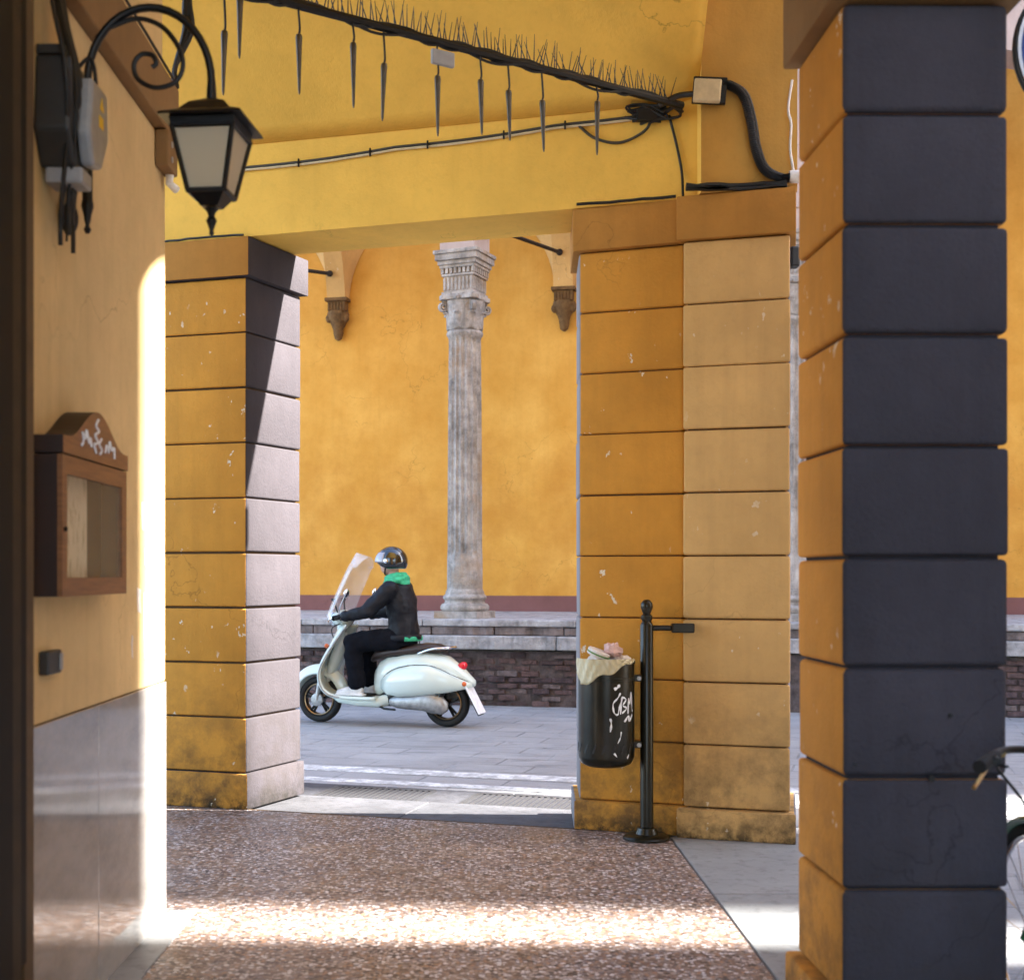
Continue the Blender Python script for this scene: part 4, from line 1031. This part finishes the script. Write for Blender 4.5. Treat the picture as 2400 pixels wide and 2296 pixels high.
# front mudguard
b = MB()
def guard(s_, q):
    a = R(12 + s_ * 150); y = (q - .5) * 2; r = .275 + .035 * math.cos(y * 1.4) - .06 * abs(y) ** 2.5 + .02 * math.sin(s_ * math.pi)
    wd = .085 * (.55 + .45 * math.sin(math.pi * (.12 + .82 * s_)))
    return (.66 + r * math.cos(a) * 1.02, wd * y, .235 + r * math.sin(a))
b.grid(22, 12, guard); b.build('front_mudguard', 'paint', t, smooth=60, solid=.012)
# headset, lights, bars, mirrors
b = MB(); b.ellipsoid((.415, 0, 1.02), (.115, .13, .085), 20, 12); b.loft([(.34, 0, 1.0, .08, .05, 2.2), (.42, 0, .96, .08, .07, 2.2), (.46, 0, .93, .05, .05, 2.2)], 16)
hs = b.build('headset', 'paint', t, smooth=60)
b = MB(); b.lathe([(.02, .035), (.055, .028), (.072, .008), (.074, 0), (.07, -.02)], (.515, 0, 1.015), 24, 'X'); b.build('headlight', 'chrome', hs, smooth=40)
b = MB(); b.lathe([(.01, .055), (.03, .05), (.056, .03)], (.513, 0, 1.015), 20, 'X'); b.build('headlight_lens', 'plate', hs, smooth=60)
for s_ in (1, -1):
    b = MB(); b.tube([(.40, s_ * .10, 1.02), (.37, s_ * .22, 1.03), (.35, s_ * .24, 1.03)], [.045, .025, .02], 10); b.build('handlebar', 'paint', t, smooth=60)
    b = MB(); b.tube([(.35, s_ * .235, 1.03), (.325, s_ * .37, 1.03)], .018, 10); b.build('grip', 'tyre', t, smooth=60)
    b = MB(); b.tube(bez([(.40, s_ * .22, 1.02), (.43, s_ * .28, 1.01), (.40, s_ * .37, 1.0)], 5), .007, 6); b.build('brake_lever', 'chrome', t, smooth=60)
    b = MB(); b.tube(bez([(.37, s_ * .20, 1.05), (.33, s_ * .27, 1.13), (.25, s_ * .33, 1.24)], 6), .006, 6); ms = b.build('mirror_stalk', 'chrome', t, smooth=60)
    b = MB(); b.ellipsoid((.225, s_ * .345, 1.27), (.022, .05, .045), 14, 9, Matrix.Rotation(R(-15), 3, 'Y')); b.build('mirror', 'chrome', ms, smooth=60)
# windscreen
b = MB()
def scr(s_, q):
    y = (q - .5) * 2; w_ = .265 * (1 - .10 * s_) * math.sqrt(max(.02, 1 - max(0, (s_ - .62) / .385) ** 2.4))
    zc = 1.03 + .63 * s_ - .05 * y * y * (1 if s_ > .8 else 0); xc = .575 - .27 * s_ - .14 * y * y - .03 * s_ * s_
    return (xc, w_ * y, zc)
b.grid(18, 12, scr); b.build('windscreen', 'screen', t, smooth=60, solid=.004)
for s_ in (1, -1):
    b = MB(); b.tube([(.43, s_ * .08, 1.05), (.465, s_ * .12, 1.205)], .008, 6); b.box((.455, s_ * .12 - .03, 1.19), (.475, s_ * .12 + .03, 1.215)); b.build('screen_bracket', 'cable', t)
# engine, transmission, exhaust
b = MB(); b.loft([(-.12, .09, .235, .04, .04, 2.5), (-.20, .115, .235, .055, .06, 2.4), (-.34, .125, .235, .055, .07, 2.4), (-.46, .13, .245, .055, .085, 2.3), (-.56, .13, .235, .055, .10, 2.2), (-.66, .125, .215, .045, .085, 2.1), (-.71, .12, .205, .02, .04, 2)], 22); b.build('transmission_cover', 'alu', t, smooth=60)
b = MB(); b.loft([(.0, 0, .24, .10, .06, 3), (-.12, 0, .28, .13, .10, 3), (-.30, 0, .32, .13, .11, 3), (-.42, 0, .33, .08, .08, 3)], 16); b.build('engine', 'rim', t, smooth=50)
b = MB(); b.tube([(-.35, -.13, .26), (-.55, -.17, .25), (-.86, -.17, .30)], [.03, .06, .055], 14); b.build('exhaust', 'alu', t, smooth=50)
b = MB(); b.tube([(-.62, .12, .26), (-.72, .12, .50)], .03, 10); b.build('shock_absorber', 'rim', t)
b = MB(); b.tube([(.0, .10, .19), (-.08, .16, .17), (-.20, .17, .165)], .011, 8); b.build('kick_stand', 'rim', t)

# ------------------------------------------------------------------ rider
p_ = thing('person', 'person in black leather jacket, green scarf and black helmet riding the scooter', 'person', tuple(SC), SR, local=True)
def fused(name, parts, mat, parent, voxel=.012, smooth_it=6, disp=None):
    b = MB(); parts(b); o = b.build(name, mat, parent, smooth=180)
    md = o.modifiers.new('fuse', 'REMESH'); md.mode = 'VOXEL'; md.voxel_size = voxel; md.use_smooth_shade = True
    ms = o.modifiers.new('soft', 'SMOOTH'); ms.iterations = smooth_it; ms.factor = .5
    if disp:
        tx = bpy.data.textures.new(name, 'CLOUDS'); tx.noise_scale = disp[0]; tx.noise_depth = 2
        dm = o.modifiers.new('folds', 'DISPLACE'); dm.texture = tx; dm.strength = disp[1]; dm.mid_level = .5
    return o
HIP, KNEE, ANK = (-.17, .10, .83), (.255, .165, .80), (.20, .155, .40)
SH, EL, WR = (-.15, .185, 1.30), (.05, .30, 1.09), (.285, .325, 1.045)
def lp(a, b, k): return tuple(a[i] + (b[i] - a[i]) * k for i in range(3))
def mir(p, s_): return (p[0], p[1] * s_, p[2])
def limb(b, a, c_, rads, n_=6):
    pts = [lp(a, c_, k / (len(rads) - 1)) for k in range(len(rads))]; b.tube(pts, rads, 14)
    for q, r in ((a, rads[0]), (c_, rads[-1])): b.ellipsoid(q, (r, r, r), 12, 8)
def body_parts(b):
    b.tube([(-.20, 0, .80), (-.20, 0, .90), (-.20, 0, 1.03), (-.175, 0, 1.18), (-.155, 0, 1.30), (-.145, 0, 1.38)], [(.11, .15), (.11, .145), (.10, .135), (.115, .155), (.10, .16), (.06, .08)], 18, up=(1, 0, 0))
    b.tube([(-.14, 0, 1.34), (-.115, 0, 1.46)], [.06, .055], 12)
    # head: cranium, jaw, nose, ears
    b.ellipsoid((-.09, 0, 1.565), (.098, .075, .115), 18, 12); b.ellipsoid((-.045, 0, 1.505), (.06, .055, .06), 14, 9)
    b.ellipsoid((.018, 0, 1.54), (.018, .014, .024), 10, 7); b.ellipsoid((.008, 0, 1.497), (.012, .026, .012), 10, 7)
    for s_ in (1, -1):
        b.ellipsoid((-.09, s_ * .078, 1.545), (.022, .012, .032), 8, 6); b.ellipsoid((-.002, s_ * .03, 1.562), (.012, .016, .010), 8, 6)
        limb(b, mir(SH, s_), mir(EL, s_), [.055, .05, .044]); limb(b, mir(EL, s_), mir(WR, s_), [.043, .04, .03])
        limb(b, mir(HIP, s_), mir(KNEE, s_), [.085, .075, .058]); limb(b, mir(KNEE, s_), mir(ANK, s_), [.055, .052, .038])
        b.tube([mir((.165, .155, .35), s_), mir((.25, .16, .33), s_), mir((.37, .165, .315), s_)], [.035, .035, .028], 10)
body_ = fused('body', body_parts, 'skin', p_, .011, 4)
def jacket(b):
    b.tube([(-.215, 0, .83), (-.215, 0, .92), (-.215, 0, 1.04), (-.19, 0, 1.18), (-.165, 0, 1.30), (-.15, 0, 1.385)], [(.15, .195), (.145, .185), (.14, .18), (.15, .195), (.13, .195), (.075, .10)], 20, up=(1, 0, 0))
    for s_ in (1, -1):
        limb(b, mir(SH, s_), mir(EL, s_), [.088, .082, .072]); limb(b, mir(EL, s_), mir(lp(EL, WR, .9), s_), [.072, .062, .05])
fused('jacket', jacket, 'leather', p_, .012, 5, (.10, .035))
MB().tube([(-.215 + .163 * math.cos(a * math.pi / 12), .205 * math.sin(a * math.pi / 12), .845) for a in range(25)], [(.026, .010)] * 25, 8, cap=False).build('jacket_waistband', 'leather', p_, smooth=60)
for s_ in (1, -1):
    q = lp(EL, WR, .86); MB().tube([mir(lp(EL, WR, .80), s_), mir(lp(EL, WR, .93), s_)], [.056, .050], 14).build('cuff', 'leather', p_, smooth=60)
def trousers(b):
    b.tube([(-.20, 0, .76), (-.20, 0, .88)], [(.14, .18), (.14, .175)], 18, up=(1, 0, 0))
    for s_ in (1, -1):
        limb(b, mir(HIP, s_), mir(KNEE, s_), [.115, .105, .085]); limb(b, mir(KNEE, s_), mir(lp(KNEE, ANK, .98), s_), [.084, .088, .085])
fused('trousers', trousers, 'denim', p_, .012, 5, (.10, .04))
for s_ in (1, -1):
    def shoe(b):
        b.tube([mir((.14, .155, .335), s_), mir((.20, .158, .345), s_), mir((.30, .163, .325), s_), mir((.40, .168, .312), s_)], [(.045, .042), (.055, .044), (.045, .047), (.028, .036)], 14, up=(0, 0, 1)); b.box((.115, s_ * .16 - .045, .282), (.415, s_ * .16 + .05, .302))
    fused('shoe', shoe, 'shoe', p_, .010, 3)
    def glove(b):
        h = Vector(mir((.305, .315, 1.045), s_)); b.ellipsoid(h, (.045, .045, .026), 12, 8)
        for k in range(4):
            y = .285 + k * .021; L_ = (.9, 1.0, .96, .8)[3 - k]
            b.tube([mir((.325, y, 1.052), s_), mir((.325 + .045 * L_, y, 1.048), s_), mir((.325 + .058 * L_, y, 1.022), s_), mir((.325 + .035 * L_, y, 1.008), s_)], [.0105, .010, .0095, .008], 8)
        b.tube([mir((.29, .285, 1.04), s_), mir((.305, .268, 1.025), s_), mir((.33, .262, 1.012), s_)], [.012, .011, .009], 8)
    fused('glove', glove, 'leather', p_, .005, 2)
# scarf: two wrapped rolls and a hood fold down the back
def scarf(b):
    for (z, rx, ry, r, tilt) in ((1.405, .09, .10, .036, .10), (1.445, .08, .088, .032, .05), (1.38, .11, .125, .028, .16)):
        b.tube([(-.135 + rx * math.cos(a * math.pi / 10), ry * math.sin(a * math.pi / 10), z - tilt * .35 * math.cos(a * math.pi / 10) - .02) for a in range(20)] + [(-.135 + rx, 0, z - tilt * .35 - .02)], r, 10)
    b.ellipsoid((-.225, 0, 1.36), (.05, .105, .045), 12, 8)
fused('scarf', scarf, 'scarf', p_, .012, 3, (.05, .02))
b = MB(); b.tube([(-.37, -.10, .835), (-.375, 0, .83), (-.37, .10, .835), (-.30, .185, .835)], [(.022, .008)] * 4, 8); b.build('shirt_hem', 'scarf', p_, smooth=60)
# open-face helmet
b = MB()
def helm(s_, q):
    th_ = s_ * R(118); a = 2 * math.pi * q
    fwd = max(0, math.cos(a)); th2 = th_ * (1 - .30 * fwd ** 1.5)
    return (-.095 + .150 * math.sin(th2) * math.cos(a), .122 * math.sin(th2) * math.sin(a), 1.572 + .138 * math.cos(th2))
b.grid(16, 36, helm); hm = b.build('helmet', 'helmet', p_, smooth=70, solid=.018)
MB().tube([Vector(helm(1, k / 36)) for k in range(37)], .007, 6, cap=False).build('helmet_trim', 'chrome', hm, smooth=60)
MB().tube(bez([(-.085, .118, 1.545), (-.06, .088, 1.48), (-.03, 0, 1.445), (-.06, -.088, 1.48), (-.085, -.118, 1.545)], 6), .007, 6).build('chin_strap', 'leather', hm, smooth=60)
b = MB()
def vis(s_, q):
    a = R(-78 + 156 * q); th_ = R(50 + s_ * 42); return (-.095 + .168 * math.sin(th_) * math.cos(a), .137 * math.sin(th_) * math.sin(a), 1.568 + .140 * math.cos(th_))
b.grid(10, 20, vis); b.build('visor', 'visor', hm, smooth=70, solid=.004)
for s_ in (1, -1):
    b = MB(); b.lathe([(.022, 0), (.022, .008), (.01, .012)], (-.085, s_ * .128 - (.012 if s_ < 0 else 0), 1.575), 14, 'Y'); b.build('visor_pivot', 'chrome', hm, smooth=40)

# ------------------------------------------------------------------ round road sign
t = thing('road_sign', 'round blue road sign with white rim beside the slate pillar', 'road sign', (2.19, 4.62, -.05))
MB().lathe([(.278, 0), (.278, .012), (.282, .014), (.282, .022)], (2.19, 4.60, 3.256), 48, 'Y').build('disc', 'black', t, smooth=40)
MB().lathe([(.271, 0), (.271, .002)], (2.19, 4.596, 3.256), 48, 'Y').build('rim', 'signwhite', t)
MB().lathe([(.259, 0), (.259, .002)], (2.19, 4.593, 3.256), 48, 'Y').build('face', 'signblue', t)
MB().tube([(2.19, 4.655, -.05), (2.19, 4.655, 3.6)], .03, 12).build('pole', 'alu', t, smooth=40)

# ------------------------------------------------------------------ bicycle against the slate pillar
t = thing('bicycle', 'green city bicycle with black grips leaning beside the slate pillar', 'bicycle', (1.71, 3.45, -.05), R(90), local=True)
# local: x forward (towards the street), y left
for x in (.50, -.56):
    b = MB(); b.lathe([(.318, -.014), (.330, -.019), (.342, -.012), (.346, 0), (.342, .012), (.330, .019), (.318, .014)], (x, 0, .346), 48, 'Y')
    # hollow the tyre: torus
    b = MB(); b.tube([(x + .33 * math.cos(a * math.pi / 24), 0, .346 + .33 * math.sin(a * math.pi / 24)) for a in range(49)], .017, 8, cap=False); wl_ = b.build('wheel', 'tyre', t, smooth=60)
    b = MB(); b.tube([(x + .308 * math.cos(a * math.pi / 24), 0, .346 + .308 * math.sin(a * math.pi / 24)) for a in range(49)], .011, 6, cap=False); b.build('rim', 'chrome', wl_, smooth=60)
    b = MB()
    for k in range(24):
        a = 2 * math.pi * k / 24; b.tube([(x, .02 * (-1) ** k, .346), (x + .305 * math.cos(a), 0, .346 + .305 * math.sin(a))], .0016, 4)
    b.lathe([(.02, -.04), (.02, .04)], (x, 0, .346), 12, 'Y'); b.build('spokes', 'chrome', wl_)
    b = MB()
    def fd(s_, q, x=x):
        a = R(25 + s_ * (150 if x < 0 else 135)); r = .368 - .012 * (2 * q - 1) ** 2; return (x + r * math.cos(a), (q - .5) * .06, .346 + r * math.sin(a))
    b.grid(20, 6, fd); b.build('mudguard', 'bikegreen', t, smooth=60, solid=.003)
b = MB()
for a, c_, r in (((.22, 0, .80), (-.10, 0, .36), .017), ((.24, 0, .72), (-.10, 0, .30), .016), ((-.10, 0, .30), (-.20, 0, .78), .016), ((-.10, 0, .30), (-.56, 0, .346), .011), ((-.18, 0, .66), (-.56, 0, .346), .009), ((.19, 0, .88), (.26, 0, .66), .019)): b.tube([a, c_], r, 10)
b.build('frame', 'bikegreen', t, smooth=60)
b = MB()
for s_ in (1, -1): b.tube(bez([(.26, s_ * .02, .66), (.33, s_ * .045, .62), (.42, s_ * .045, .46), (.50, s_ * .045, .346)], 5), .010, 8)
b.build('fork', 'bikegreen', t, smooth=60)
b = MB(); b.tube([(.20, 0, .84), (.175, 0, .95)], .013, 8); b.tube(bez([(.0, .325, .955), (.07, .31, .96), (.16, .22, .965), (.19, .06, .955), (.19, -.06, .955), (.16, -.22, .965), (.07, -.31, .96), (.0, -.325, .955)], 6), .011, 8); b.build('handlebar', 'black', t, smooth=60)
for s_ in (1, -1):
    b = MB(); b.tube([(.07, s_ * .30, .96), (-.035, s_ * .385, .945)], [.016, .0185], 10); b.build('grip', 'tyre', t, smooth=60)
    b = MB(); b.tube(bez([(.13, s_ * .25, .96), (.14, s_ * .29, .925), (.07, s_ * .345, .895), (.03, s_ * .375, .88)], 6), .006, 6); b.build('brake_lever', 'brass', t, smooth=60)
b = MB(); b.tube(bez([(.14, .24, .92), (.26, .22, .90), (.36, .10, .78), (.34, .03, .64)], 8), .0045, 6); b.build('brake_cable', 'cable', t)
b = MB(); b.ellipsoid((-.23, 0, .845), (.13, .085, .035), 16, 9); b.tube([(-.20, 0, .76), (-.21, 0, .83)], .012, 8); b.build('saddle', 'tyre', t, smooth=60)
b = MB(); b.lathe([(.085, -.006), (.085, .006)], (-.10, -.05, .30), 28, 'Y'); b.tube([(-.10, -.06, .30), (-.02, -.06, .17)], .009, 6); b.tube([(-.10, .06, .30), (-.18, .06, .43)], .009, 6); b.build('crank', 'alu', t)
for (x, y, z) in ((-.02, -.11, .17), (-.18, .11, .43)): MB().box((x - .045, y - .045, z - .012), (x + .045, y + .045, z + .012)).build('pedal', 'tyre', t, bevel=.004)
b = MB(); b.tube([(-.30, .03, .33), (-.42, .10, -.0)], .009, 8); b.build('kick_stand', 'alu', t)
b = MB(); b.lathe([(.012, 0), (.045, .01), (.05, .05), (.03, .06)], (.30, 0, .80), 16, 'X'); b.build('lamp', 'bikegreen', t, smooth=50)
